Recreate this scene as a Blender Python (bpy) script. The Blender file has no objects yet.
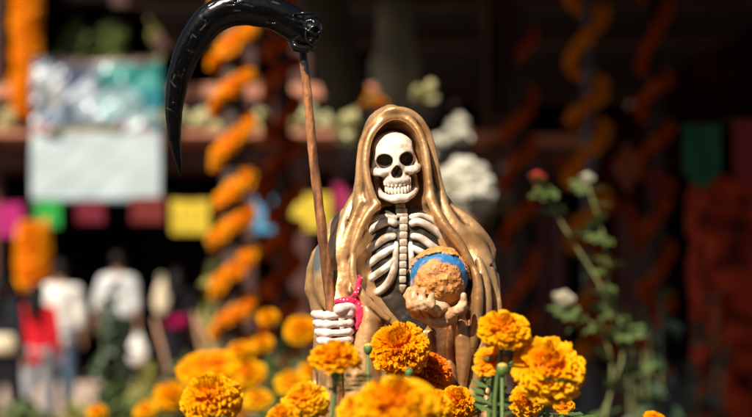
import bpy, bmesh, math, random
import numpy as np
from mathutils import Vector, Matrix, Quaternion
random.seed(7)
sc = bpy.context.scene
COL = sc.collection
PI = math.pi
R = math.radians

# ------------------------------------------------------------------ camera
F_PX = 85.0 / 36.0 * 752.0          # focal length in photo pixels
EYE = 1.60
PITCH = math.atan(56.5 / F_PX)
cam_d = bpy.data.cameras.new('camera')
cam_d.lens = 85.0; cam_d.sensor_width = 36.0; cam_d.sensor_fit = 'HORIZONTAL'
cam_d.clip_start = 0.05; cam_d.clip_end = 400.0
cam_d.dof.use_dof = True
cam_d.dof.focus_distance = 1.90
cam_d.dof.aperture_fstop = 4.3
cam = bpy.data.objects.new('camera', cam_d); COL.objects.link(cam)
cam.location = (0, 0, EYE); cam.rotation_euler = (PI / 2 + PITCH, 0, 0)
sc.camera = cam

# ------------------------------------------------------------------ sky, sun, exposure
SUN = Vector((-0.44, -0.74, 0.90)).normalized()
world = bpy.data.worlds.new('World'); sc.world = world; world.use_nodes = True
wn = world.node_tree.nodes; wl = world.node_tree.links
sky = wn.new('ShaderNodeTexSky'); sky.sky_type = 'NISHITA'; sky.sun_disc = False
sky.sun_elevation = math.asin(SUN.z); sky.sun_rotation = math.atan2(SUN.x, SUN.y)
sky.air_density = 1.0; sky.dust_density = 1.5
wn['Background'].inputs['Strength'].default_value = 0.05
wl.new(sky.outputs[0], wn['Background'].inputs['Color'])
sun_d = bpy.data.lights.new('sun', 'SUN'); sun_d.energy = 5.0; sun_d.angle = R(0.5); sun_d.color = (1.0, 0.92, 0.79)
sun = bpy.data.objects.new('sun', sun_d); COL.objects.link(sun)
sun.rotation_euler = SUN.to_track_quat('Z', 'Y').to_euler(); sun.location = (-3, -4, 8)
sc.view_settings.view_transform = 'Standard'; sc.view_settings.look = 'None'
sc.view_settings.exposure = 0.78; sc.view_settings.gamma = 1.0; sc.view_settings.use_curve_mapping = False
sc.render.film_transparent = False
try:
    sc.cycles.max_bounces = 6; sc.cycles.use_denoising = True
except Exception: pass

def W(px, py, D):
    "point on the plane y = D metres that the photo shows at (px, py)"
    u = (px - 376.0) / F_PX; v = (208.5 - py) / F_PX
    dy = math.cos(PITCH) - v * math.sin(PITCH); dz = math.sin(PITCH) + v * math.cos(PITCH)
    s = D / dy
    return Vector((u * s, D, EYE + dz * s))
def S(n, D):
    "n photo pixels at distance D in metres"
    return n * D / F_PX

# ------------------------------------------------------------------ object helpers
def tag(o, label=None, cat=None, group=None, kind=None):
    if label: o['label'] = label
    if cat: o['category'] = cat
    if group: o['group'] = group
    if kind: o['kind'] = kind
    return o
def empty(name, loc, label=None, cat=None, group=None, rz=0.0):
    o = bpy.data.objects.new(name, None); COL.objects.link(o); o.location = loc; o.rotation_euler = (0, 0, rz)
    o.empty_display_size = 0.05
    return tag(o, label, cat, group)
def mesh_np(name, V, Q, C=None, smooth=True):
    "mesh from numpy verts and faces (all quads or all tris), optional per-vertex colour"
    V = np.asarray(V, dtype=np.float32); Q = np.asarray(Q, dtype=np.int32)
    me = bpy.data.meshes.new(name); n = Q.shape[1]
    me.vertices.add(len(V)); me.vertices.foreach_set('co', V.ravel())
    me.loops.add(Q.size); me.loops.foreach_set('vertex_index', Q.ravel())
    me.polygons.add(len(Q)); me.polygons.foreach_set('loop_start', np.arange(0, Q.size, n, dtype=np.int32))
    me.polygons.foreach_set('loop_total', np.full(len(Q), n, dtype=np.int32))
    if smooth: me.polygons.foreach_set('use_smooth', np.ones(len(Q), dtype=bool))
    if C is not None:
        C = np.asarray(C, dtype=np.float32)
        if C.shape[1] == 3: C = np.concatenate([C, np.ones((len(C), 1), np.float32)], 1)
        a = me.color_attributes.new('Col', 'FLOAT_COLOR', 'POINT'); a.data.foreach_set('color', C.ravel())
    me.update(calc_edges=True); me.validate()
    return me
def obj(name, me, mat=None, parent=None, loc=None, rot=None, scale=None):
    o = bpy.data.objects.new(name, me); COL.objects.link(o)
    if mat is not None:
        if len(me.materials) == 0: me.materials.append(mat)
        elif me.materials[0] != mat: o.material_slots[0].link = 'OBJECT'; o.material_slots[0].material = mat
    if parent is not None: o.parent = parent
    if loc is not None: o.location = loc
    if rot is not None: o.rotation_euler = rot
    if scale is not None: o.scale = scale if hasattr(scale, '__len__') else (scale,) * 3
    return o
class MB:
    "collects simple shapes into one mesh"
    def __init__(s): s.v = []; s.f = []
    def box(s, c, d, rz=0.0, rx=0.0, ry=0.0):
        M = Matrix.Translation(c) @ Matrix.Rotation(rz, 4, 'Z') @ Matrix.Rotation(ry, 4, 'Y') @ Matrix.Rotation(rx, 4, 'X')
        n = len(s.v)
        for k in range(8):
            s.v.append(M @ Vector((d[0] / 2 * (1 if k & 1 else -1), d[1] / 2 * (1 if k & 2 else -1), d[2] / 2 * (1 if k & 4 else -1))))
        for f in ((0, 2, 3, 1), (4, 5, 7, 6), (0, 1, 5, 4), (2, 6, 7, 3), (0, 4, 6, 2), (1, 3, 7, 5)): s.f.append([n + a for a in f])
        return s
    def tube(s, pts, rads, seg=10, flat=1.0, cap=True):
        pts = [Vector(p) for p in pts]; n0 = len(s.v)
        if not hasattr(rads, '__len__'): rads = [rads] * len(pts)
        up = Vector((0.13, 0.21, 0.97)).normalized(); prev = None
        for i, p in enumerate(pts):
            t = (pts[min(i + 1, len(pts) - 1)] - pts[max(i - 1, 0)]).normalized()
            a = (t.cross(up) if prev is None else prev - t * prev.dot(t))
            if a.length < 1e-5: a = t.cross(Vector((1, 0, 0)))
            a.normalize(); prev = a; b = t.cross(a)
            for k in range(seg):
                th = 2 * PI * k / seg
                s.v.append(p + (a * math.cos(th) + b * math.sin(th) * flat) * rads[i])
        for i in range(len(pts) - 1):
            for k in range(seg):
                k2 = (k + 1) % seg; q = n0 + i * seg
                s.f.append([q + k, q + k2, q + seg + k2, q + seg + k])
        if cap:
            s.f.append([n0 + k for k in range(seg)][::-1]); e = n0 + (len(pts) - 1) * seg; s.f.append([e + k for k in range(seg)])
        return s
    def lathe(s, prof, seg=20, c=(0, 0, 0)):
        n0 = len(s.v)
        for r, z in prof:
            for k in range(seg):
                th = 2 * PI * k / seg; s.v.append(Vector((c[0] + r * math.cos(th), c[1] + r * math.sin(th), c[2] + z)))
        for i in range(len(prof) - 1):
            for k in range(seg):
                k2 = (k + 1) % seg; q = n0 + i * seg; s.f.append([q + k, q + k2, q + seg + k2, q + seg + k])
        s.f.append([n0 + k for k in range(seg)][::-1]); e = n0 + (len(prof) - 1) * seg; s.f.append([e + k for k in range(seg)])
        return s
    def poly(s, pts):
        n = len(s.v); s.v += [Vector(p) for p in pts]; s.f.append(list(range(n, n + len(pts)))); return s
    def mesh(s, name, smooth=False, bevel=0.0):
        me = bpy.data.meshes.new(name); me.from_pydata([tuple(v) for v in s.v], [], s.f)
        if bevel:
            bm = bmesh.new(); bm.from_mesh(me)
            bmesh.ops.bevel(bm, geom=bm.edges[:], offset=bevel, segments=2, affect='EDGES', profile=0.6); bm.to_mesh(me); bm.free()
        if smooth: me.polygons.foreach_set('use_smooth', [True] * len(me.polygons))
        me.update(); return me
def smooth_pts(pts, n=6):
    P = [np.array(p, dtype=float) for p in pts]; P = [2 * P[0] - P[1]] + P + [2 * P[-1] - P[-2]]; out = []
    for i in range(1, len(P) - 2):
        for j in range(n):
            t = j / n; a, b, c, d = P[i - 1], P[i], P[i + 1], P[i + 2]
            out.append(0.5 * (2 * b + (c - a) * t + (2 * a - 5 * b + 4 * c - d) * t * t + (3 * b - a - 3 * c + d) * t ** 3))
    out.append(P[-2]); return out

# ------------------------------------------------------------------ materials
def new_mat(name):
    m = bpy.data.materials.new(name); m.use_nodes = True; nt = m.node_tree
    return m, nt, nt.nodes['Principled BSDF']
def mat(name, col, rough=0.6, metal=0.0, var=0.25, scale=20.0, bump=0.0, bscale=60.0, vcol=False, transl=0.0, col2=None, spec=0.5, coat=0.0, rvar=0.0):
    "procedural paint: base colour broken up by noise, optional bump, vertex colour and translucency"
    m, nt, b = new_mat(name); N = nt.nodes; L = nt.links
    tc = N.new('ShaderNodeTexCoord')
    nz = N.new('ShaderNodeTexNoise'); nz.inputs['Scale'].default_value = scale; nz.inputs['Detail'].default_value = 5
    L.new(tc.outputs['Object'], nz.inputs['Vector'])
    mix = N.new('ShaderNodeMix'); mix.data_type = 'RGBA'
    c2 = col2 if col2 else tuple(c * (1 - var) for c in col)
    if vcol:
        at = N.new('ShaderNodeAttribute'); at.attribute_name = 'Col'
        mu = N.new('ShaderNodeMix'); mu.data_type = 'RGBA'; mu.blend_type = 'MULTIPLY'; mu.inputs[0].default_value = 1.0
        mr = N.new('ShaderNodeMapRange'); mr.inputs[1].default_value = 0.3; mr.inputs[2].default_value = 0.7
        mr.inputs[3].default_value = 1.0 - var; mr.inputs[4].default_value = 1.0
        L.new(nz.outputs[0], mr.inputs[0]); L.new(at.outputs['Color'], mu.inputs[6]); L.new(mr.outputs[0], mu.inputs[7])
        out = mu.outputs[2]
    else:
        mr = N.new('ShaderNodeMapRange'); mr.inputs[1].default_value = 0.32; mr.inputs[2].default_value = 0.68
        L.new(nz.outputs[0], mr.inputs[0]); L.new(mr.outputs[0], mix.inputs[0])
        mix.inputs[6].default_value = (*col, 1); mix.inputs[7].default_value = (*c2, 1); out = mix.outputs[2]
    L.new(out, b.inputs['Base Color'])
    b.inputs['Roughness'].default_value = rough; b.inputs['Metallic'].default_value = metal
    b.inputs['Specular IOR Level'].default_value = spec; b.inputs['Coat Weight'].default_value = coat
    if rvar:
        n3 = N.new('ShaderNodeTexNoise'); n3.inputs['Scale'].default_value = bscale * 0.4; L.new(tc.outputs['Object'], n3.inputs['Vector'])
        m3 = N.new('ShaderNodeMapRange'); m3.inputs[3].default_value = rough - rvar; m3.inputs[4].default_value = rough + rvar
        L.new(n3.outputs[0], m3.inputs[0]); L.new(m3.outputs[0], b.inputs['Roughness'])
    if bump:
        n2 = N.new('ShaderNodeTexNoise'); n2.inputs['Scale'].default_value = bscale; n2.inputs['Detail'].default_value = 6
        L.new(tc.outputs['Object'], n2.inputs['Vector'])
        bp = N.new('ShaderNodeBump'); bp.inputs['Strength'].default_value = bump; bp.inputs['Distance'].default_value = 0.3 / bscale
        L.new(n2.outputs[0], bp.inputs['Height']); L.new(bp.outputs[0], b.inputs['Normal'])
    if transl:
        tr = N.new('ShaderNodeBsdfTranslucent'); L.new(out, tr.inputs['Color'])
        ms = N.new('ShaderNodeMixShader'); ms.inputs[0].default_value = transl
        L.new(b.outputs[0], ms.inputs[1]); L.new(tr.outputs[0], ms.inputs[2]); L.new(ms.outputs[0], N['Material Output'].inputs['Surface'])
    return m

# ------------------------------------------------------------------ value noise and signed distance sculpting
_rs = np.random.RandomState(11); _LAT = _rs.rand(32, 32, 32).astype(np.float32)
def vnoise(x, y, z, s):
    x, y, z = np.broadcast_arrays(x / s, y / s, z / s)
    xi, yi, zi = np.floor(x).astype(int), np.floor(y).astype(int), np.floor(z).astype(int)
    fx, fy, fz = x - xi, y - yi, z - zi; fx = fx * fx * (3 - 2 * fx); fy = fy * fy * (3 - 2 * fy); fz = fz * fz * (3 - 2 * fz)
    g = lambda a, b, c: _LAT[(xi + a) & 31, (yi + b) & 31, (zi + c) & 31]
    l = lambda p, q, t: p + (q - p) * t
    return l(l(l(g(0,0,0), g(1,0,0), fx), l(g(0,1,0), g(1,1,0), fx), fy), l(l(g(0,0,1), g(1,0,1), fx), l(g(0,1,1), g(1,1,1), fx), fy), fz)
def fbm(x, y, z, s, o=3):
    t = 0; a = 0.5
    for i in range(o): t = t + a * vnoise(x + 17 * i, y + 5 * i, z + 9 * i, s); a *= 0.5; s = s * 0.5
    return t / (1 - 0.5 ** o)
def smin(a, b, k):
    if k <= 0: return np.minimum(a, b)
    h = np.maximum(k - np.abs(a - b), 0) / k; return np.minimum(a, b) - h * h * k * 0.25
def concavity(V, Q, it=3):
    "how hollow the surface is at each vertex (positive in grooves)"
    n = len(V); P = V[Q]; N = np.cross(P[:, 2] - P[:, 0], P[:, 3] - P[:, 1]); VN = np.zeros((n, 3))
    for k in range(4): np.add.at(VN, Q[:, k], N)
    VN /= np.linalg.norm(VN, axis=1)[:, None] + 1e-9
    E = np.concatenate([Q[:, [0, 1]], Q[:, [1, 2]], Q[:, [2, 3]], Q[:, [3, 0]]]); deg = np.bincount(E.ravel(), minlength=n).astype(float)
    S_ = V.copy()
    for _ in range(it):
        A = np.stack([np.bincount(E[:, 0], S_[E[:, 1], j], n) + np.bincount(E[:, 1], S_[E[:, 0], j], n) for j in range(3)], 1); S_ = A / np.maximum(deg, 1)[:, None]
    return ((S_ - V) * VN).sum(1)
class Field:
    "a voxel field of signed distances; shapes are blended in and cut out, then meshed by surface nets"
    def __init__(s, lo, hi, h):
        s.lo = np.array(lo, float); s.h = h
        s.ax = [np.arange(lo[i], hi[i] + h, h).astype(np.float32) for i in range(3)]
        s.F = np.full([len(a) for a in s.ax], 1e3, dtype=np.float32)
    def _win(s, lo, hi, m):
        sl = []
        for i in range(3):
            a = int(np.clip(np.searchsorted(s.ax[i], lo[i] - m), 0, len(s.ax[i]))); b = int(np.clip(np.searchsorted(s.ax[i], hi[i] + m), 0, len(s.ax[i])))
            sl.append(slice(a, b))
        X = s.ax[0][sl[0]][:, None, None]; Y = s.ax[1][sl[1]][None, :, None]; Z = s.ax[2][sl[2]][None, None, :]
        return tuple(sl), X, Y, Z
    def _op(s, fn, lo, hi, k, cut, m=None):
        sl, X, Y, Z = s._win(lo, hi, (k + 2.5 * s.h) if m is None else m)
        if 0 in s.F[sl].shape: return s
        d = fn(X, Y, Z); A = s.F[sl]
        s.F[sl] = -smin(-A, d, k) if cut else smin(A, d, k)
        return s
    def ell(s, c, r, k=0, cut=False, ry=0.0):
        ca, sa = math.cos(ry), math.sin(ry); m = max(r) if ry else 0
        def fn(X, Y, Z):
            x, y, z = X - c[0], Y - c[1], Z - c[2]
            if ry: x, z = x * ca - z * sa, x * sa + z * ca
            k0 = np.sqrt((x / r[0]) ** 2 + (y / r[1]) ** 2 + (z / r[2]) ** 2)
            k1 = np.sqrt((x / r[0] ** 2) ** 2 + (y / r[1] ** 2) ** 2 + (z / r[2] ** 2) ** 2) + 1e-9
            return k0 * (k0 - 1) / k1
        rr = [max(q, m) for q in r]
        return s._op(fn, [c[i] - rr[i] for i in range(3)], [c[i] + rr[i] for i in range(3)], k, cut)
    def tube(s, pts, rads, k=0, cut=False, sm=4, sc=(1, 1, 1)):
        pts = [np.array(p, float) for p in pts]
        if not hasattr(rads, '__len__'): rads = [rads] * len(pts)
        q = np.array([list(p) + [r] for p, r in zip(pts, rads)])
        if sm > 1 and len(q) > 2: q = np.array(smooth_pts(q, sm))
        P, Rr = q[:, :3] / np.array(sc), q[:, 3]; mr = Rr.max()
        def fn(X, Y, Z):
            X, Y, Z = X / sc[0], Y / sc[1], Z / sc[2]; D = None
            for i in range(len(P) - 1):
                a = P[i]; b = P[i + 1] - a; L = b @ b + 1e-9
                x, y, z = X - a[0], Y - a[1], Z - a[2]
                t = np.clip((x * b[0] + y * b[1] + z * b[2]) / L, 0, 1)
                d = np.sqrt((x - t * b[0]) ** 2 + (y - t * b[1]) ** 2 + (z - t * b[2]) ** 2) - (Rr[i] + (Rr[i + 1] - Rr[i]) * t)
                D = d if D is None else np.minimum(D, d)
            return D * min(sc)
        lo = (P.min(0) - mr) * np.array(sc); hi = (P.max(0) + mr) * np.array(sc)
        return s._op(fn, lo, hi, k, cut)
    def stack(s, tab, k=0, cut=False, xr=None, fold=None):
        "tab rows: z, cx, a, cy, b (ellipse half widths); smooth in z"
        T = np.array(sorted(tab), float); 
        def fn(X, Y, Z):
            cx, a, cy, b = [np.interp(Z, T[:, 0], T[:, j]) for j in (1, 2, 3, 4)]
            a = np.maximum(a, 0.5); b = np.maximum(b, 0.5); u = (X - cx) / a; v = (Y - cy) / b
            k0 = np.sqrt(u * u + v * v); k1 = np.sqrt((u / a) ** 2 + (v / b) ** 2) + 1e-9
            d = k0 * (k0 - 1) / k1
            d = np.where(k0 < 0.2, -np.minimum(a, b) * 0.8, d)
            if fold is not None: d = d + fold(X, Y, Z)
            return np.maximum(d, np.maximum(Z - T[-1, 0], T[0, 0] - Z))
        mx = (T[:, 1] + T[:, 2]).max(); mn = (T[:, 1] - T[:, 2]).min(); my = (T[:, 3] + T[:, 4]).max(); ny = (T[:, 3] - T[:, 4]).min()
        return s._op(fn, [mn, ny, T[0, 0]], [mx, my, T[-1, 0]], k, cut, m=k + 6)
    def shape(s, fn, lo, hi, k=0, cut=False): return s._op(fn, lo, hi, k, cut)
    def mesh(s):
        F = s.F; f = F
        n = f.shape; S_ = f < 0
        cnt = np.zeros([d - 1 for d in n], np.int8)
        for dx in (0, 1):
            for dy in (0, 1):
                for dz in (0, 1): cnt += S_[dx:n[0] - 1 + dx, dy:n[1] - 1 + dy, dz:n[2] - 1 + dz]
        mask = (cnt > 0) & (cnt < 8); idx = np.full(mask.shape, -1, np.int32); c = np.argwhere(mask); idx[mask] = np.arange(len(c))
        acc = np.zeros((len(c), 3)); num = np.zeros(len(c))
        cor = [(0,0,0),(1,0,0),(0,1,0),(1,1,0),(0,0,1),(1,0,1),(0,1,1),(1,1,1)]
        val = [f[c[:, 0] + o[0], c[:, 1] + o[1], c[:, 2] + o[2]] for o in cor]
        for a, b in ((0,1),(2,3),(4,5),(6,7),(0,2),(1,3),(4,6),(5,7),(0,4),(1,5),(2,6),(3,7)):
            fa, fb = val[a], val[b]; m = (fa < 0) != (fb < 0); t = np.where(m, fa / np.where(m, fa - fb, 1), 0)
            oa, ob = np.array(cor[a], float), np.array(cor[b], float)
            acc[m] += oa + t[m][:, None] * (ob - oa); num[m] += 1
        V = (c + acc / np.maximum(num, 1)[:, None]) * s.h + s.lo
        Q = []
        for ax in range(3):
            o1, o2 = (ax + 1) % 3, (ax + 2) % 3
            sl0 = [slice(1, n[i] - 1) for i in range(3)]; sl1 = list(sl0)
            sl0[ax] = slice(0, n[ax] - 1); sl1[ax] = slice(1, n[ax])
            A, B = S_[tuple(sl0)], S_[tuple(sl1)]; e = np.argwhere(A != B); inside = A[A != B]
            off = np.array([1, 1, 1]); off[ax] = 0; e = e + off
            def cell(d1, d2):
                q = e.copy(); q[:, o1] += d1; q[:, o2] += d2; return idx[q[:, 0], q[:, 1], q[:, 2]]
            q = np.stack([cell(-1, -1), cell(0, -1), cell(0, 0), cell(-1, 0)], 1)
            q[~inside] = q[~inside][:, ::-1]; Q.append(q)
        Q = np.concatenate(Q); Q = Q[(Q >= 0).all(1)]
        return V, Q
# ------------------------------------------------------------------ the statue (sculpted in photo pixels, 1 px = K metres at its distance)
D0 = 1.95; K = D0 / F_PX; FOOT = 702.0
root_loc = Vector(((400 - 376) * K, D0, EYE + (265 - FOOT) * K))
def toL(V):                                    # sculpt coords (px-400, depth, -py) -> metres in the statue's frame
    V = np.asarray(V, float).copy(); V[:, 2] += FOOT; return V * K
M_gold = mat('gold_paint', (0.62, 0.36, 0.14), rough=0.38, metal=0.55, vcol=True, var=0.3, scale=26, bump=0.3, bscale=240, rvar=0.12)
M_bone = mat('bone_paint', (1, 1, 1), rough=0.45, vcol=True, var=0.14, scale=60, bump=0.4, bscale=220)
M_black = mat('black_paint', (0.012, 0.010, 0.009), rough=0.5, var=0.4, spec=.3, col2=(0.04, 0.026, 0.015), scale=50, bump=0.35, bscale=180)
M_socket = mat('dark_wash', (0.02, 0.012, 0.008), rough=0.7)

def skull_field(h=0.6):
    f = Field((-30, -28, -44), (30, 44, 40), h)
    f.ell((0, 10, 11.5), (24, 29, 24), 0)
    f.ell((0, -4, 12), (20.5, 17, 19), 6)
    f.tube([(0, -6, -2), (0, -7, -16)], [16, 12], 6)
    for s in (-1, 1):
        f.tube([(s * 18.5, -8, 7), (s * 12, -14.8, 11), (s * 5, -17.6, 9.4), (0, -17.8, 6.5)], [2.8, 3.2, 3.2, 3], 3)
        f.tube([(s * 10, -16, -8), (s * 17, -13, -8), (s * 22, -5, -5), (s * 23.5, 6, -1)], [3, 4.6, 3.8, 2.8], 2)
        f.tube([(s * 19.5, -7, 8), (s * 21, -6, 0), (s * 20, -7, -5)], [2.6, 2.2, 2.6], 2)
    f.tube([(0, -17, 6), (0, -21.5, -3)], [3.2, 2.4], 3)
    f.ell((0, -9, -17), (14.5, 12, 7), 4)
    for s in (-1, 1):
        f.ell((s * 19, -9, -18), (7.2, 13, 7.2), 2, cut=True); f.ell((s * 25, -6, 14), (5.5, 12, 9), 4, cut=True)
        f.ell((s * 11.4, -17.5, 3.0), (8.1, 11, 6.4), 1.2, cut=True, ry=s * -0.22)
        f.ell((s * 2.8, -20, -11), (3.0, 7, 4.4), 1, cut=True, ry=s * 0.25)
    f.ell((0, -20, -6.5), (2.2, 6, 4.4), 1.2, cut=True)
    for s in (-1, 1):                          # jaw
        f.tube([(s * 19, 5, -8), (s * 19.2, 1, -20), (s * 17, -4, -28), (s * 9.5, -12.5, -33.6), (0, -16, -34.4)], [2.6, 3.2, 3.5, 3.5, 4.0], 2)
    f.ell((-4.5, -15.5, -35.8), (5, 4, 3.4), 3); f.ell((4.5, -15.5, -35.8), (5, 4, 3.4), 3)
    f.ell((0, -7.5, -25), (13.5, 8.5, 6), 1)    # dark backing of the bite
    f.F += (fbm(f.ax[0][:, None, None], f.ax[1][None, :, None], f.ax[2][None, None, :], 6.0, 2) - 0.5) * 0.9
    return f.mesh()
SK_V, SK_Q = skull_field()
def skull_paint(V, Q):
    x, y, z = V[:, 0], V[:, 1], V[:, 2]; base = np.array([0.76, 0.66, 0.53]); dark = np.array([0.012, 0.007, 0.005]); tan = np.array([0.33, 0.20, 0.11])
    n = fbm(x, y, z, 7, 3); C = np.tile(base, (len(V), 1)) * (0.9 + 0.2 * n[:, None])
    def mixin(w, c):
        nonlocal C
        w = np.clip(w, 0, 1)[:, None]; C = C * (1 - w) + c * w
    n5 = fbm(x + 9, y, z, 3, 2); mixin(np.clip((n - 0.54) * 6, 0, 1) * 0.4, tan); mixin(np.clip((n5 - 0.64) * 8, 0, 1) * 0.45, tan)
    for s in (-1, 1):
        d = np.sqrt(((x - s * 11.4) / 8.2) ** 2 + ((y + 17.5) / 11.2) ** 2 + ((z - 3.0) / 6.5) ** 2)
        mixin((1.2 - d) * 5, tan); mixin((1.12 - d) * 12, dark)
        d = np.sqrt(((x - s * 19) / 6.4) ** 2 + ((y + 8) / 12.5) ** 2 + ((z + 17.5) / 6.8) ** 2); mixin((1.16 - d) * 4 * 0.9, tan * .8)
    d = np.sqrt((x / 4.9) ** 2 + ((y + 20) / 7.6) ** 2 + ((z + 9.2) / 5.8) ** 2); mixin((1.12 - d) * 9, dark)
    d = np.sqrt((x / 15) ** 2 + ((y + 9) / 9.6) ** 2 + ((z + 24.6) / 4.5) ** 2); mixin((1.12 - d) * 8, dark)
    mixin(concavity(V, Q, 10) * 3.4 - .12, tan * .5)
    mixin((y - 2) / 8 * 0.8, tan); mixin((np.abs(x) - 17) / 6 * .45 * (z > -8), tan); mixin((np.abs(x) - 11) / 8 * .5 * (z < -20) * n * 1.4, tan)  # aged tan wash; on temples and cheek hollows it also paints in shading
    return C
def blob_tooth(w, hgt, dep):
    m = MB(); prof = []
    for i in range(7):
        t = i / 6; z = (t - 0.5) * hgt; r = (0.78 + 0.30 * math.sin(t * PI)) * (0.55 if i in (0, 6) else 1)
        prof.append((r * w / 2, z))
    m.lathe(prof, 10)
    for v in m.v: v.y *= dep / w
    return m.mesh('tooth', True)

statue = empty('skeleton_statue', root_loc, 'hooded skeleton statue in a gold cloak standing among marigolds', 'statue')
# skull
TILT = 5.5
def skull_frame(pt):
    p = Matrix.Rotation(R(-TILT), 4, 'Y') @ Matrix.Rotation(R(5), 4, 'Z') @ Matrix.Rotation(R(-3), 4, 'X') @ Vector(pt)
    return Vector((p.x - 5.7, p.y - 7, p.z - 165.5))
def frame_np(V):
    M = (Matrix.Rotation(R(-TILT), 4, 'Y') @ Matrix.Rotation(R(5), 4, 'Z') @ Matrix.Rotation(R(-3), 4, 'X')).to_3x3()
    return V @ np.array(M).T + np.array([-5.7, -7, -165.5])
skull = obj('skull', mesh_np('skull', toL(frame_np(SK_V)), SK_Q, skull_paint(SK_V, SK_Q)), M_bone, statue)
M_tooth = mat('tooth_paint', (0.80, 0.70, 0.56), rough=0.35, var=0.25, scale=400)
t_big = blob_tooth(3.75 * K, 8.6 * K, 3.8 * K); t_small = blob_tooth(3.2 * K, 7.8 * K, 3.0 * K)
def teeth():
    for row, (zc, n, wid) in enumerate(((-20.4, 8, 4.25), (-27.6, 9, 3.65))):
        for i in range(n):
            s = (i - (n - 1) / 2) * wid; x = 14.5 * math.sin(s / 15.5); y = -8.0 - 9.6 * math.cos(s / 13.5) + (0.6 if row else 0)
            z = zc + 0.012 * s * s * (1.0 if row == 0 else 1.3)
            p = skull_frame((x, y, z)); o = obj('tooth', t_big if row == 0 else t_small, M_tooth, skull)
            o.location = Vector((p.x, p.y, p.z + FOOT)) * K
            o.rotation_euler = (random.uniform(-.08, .08), R(TILT) * -1 + random.uniform(-.07, .07), s / 15.5 * 1.1 + 0.08)
            e = random.uniform(0.93, 1.06); o.scale = (e, e, random.uniform(0.92, 1.05))
teeth()

# cloak
prof = [(-104, -9, 3, 3, 3), (-107.5, -8.5, 11, 3, 12), (-111, -8, 17, 3, 17), (-116, -6.5, 24, 4, 23), (-123, -4.5, 30, 4, 28), (-132, -3, 34.5, 5, 32), (-145, -2.5, 38, 6, 35),
        (-165, -2, 41.5, 7, 38), (-182, -2, 43.5, 8, 40), (-192, -1, 46.5, 9, 41), (-205, 0, 56, 10, 42), (-214, 1.5, 64, 10, 43), (-226, 3, 74, 10, 44), (-240, 4, 83, 10, 45),
        (-252, 3, 90, 10, 46), (-268, 3, 94.5, 10, 47), (-290, 3.5, 97, 10, 48), (-330, 7, 93, 10, 50), (-380, 9, 94, 8, 54), (-440, 9, 96, 8, 58)]
PT = np.array(sorted(prof), float)
def front_y(px, py, out=0.0):
    cx, a, cy, b = [np.interp(-py, PT[:, 0], PT[:, j]) for j in (1, 2, 3, 4)]
    u = np.clip((px - 400 - cx) / a, -0.99, 0.99); return float(cy - b * math.sqrt(1 - u * u)) - out
def surf(pts, out=0.0, off=None):
    return [(p[0] - 400, front_y(p[0], p[1], out) if len(p) < 3 else p[2], -p[1]) for p in pts]
def folds(X, Y, Z):
    n = fbm(X, Y, Z * 0.4, 26, 2); ang = np.arctan2(X - 3, -(Y - 40)) * 9 + (n - 0.5) * 5 + Z * 0.012
    amp = np.clip((-Z - 190) / 70, 0, 1) * 2.6
    return (1 - 2 * np.abs(np.sin(ang * 0.5)) ** 1.4) * amp * 1.1 + (n - 0.5) * 2.6
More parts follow.
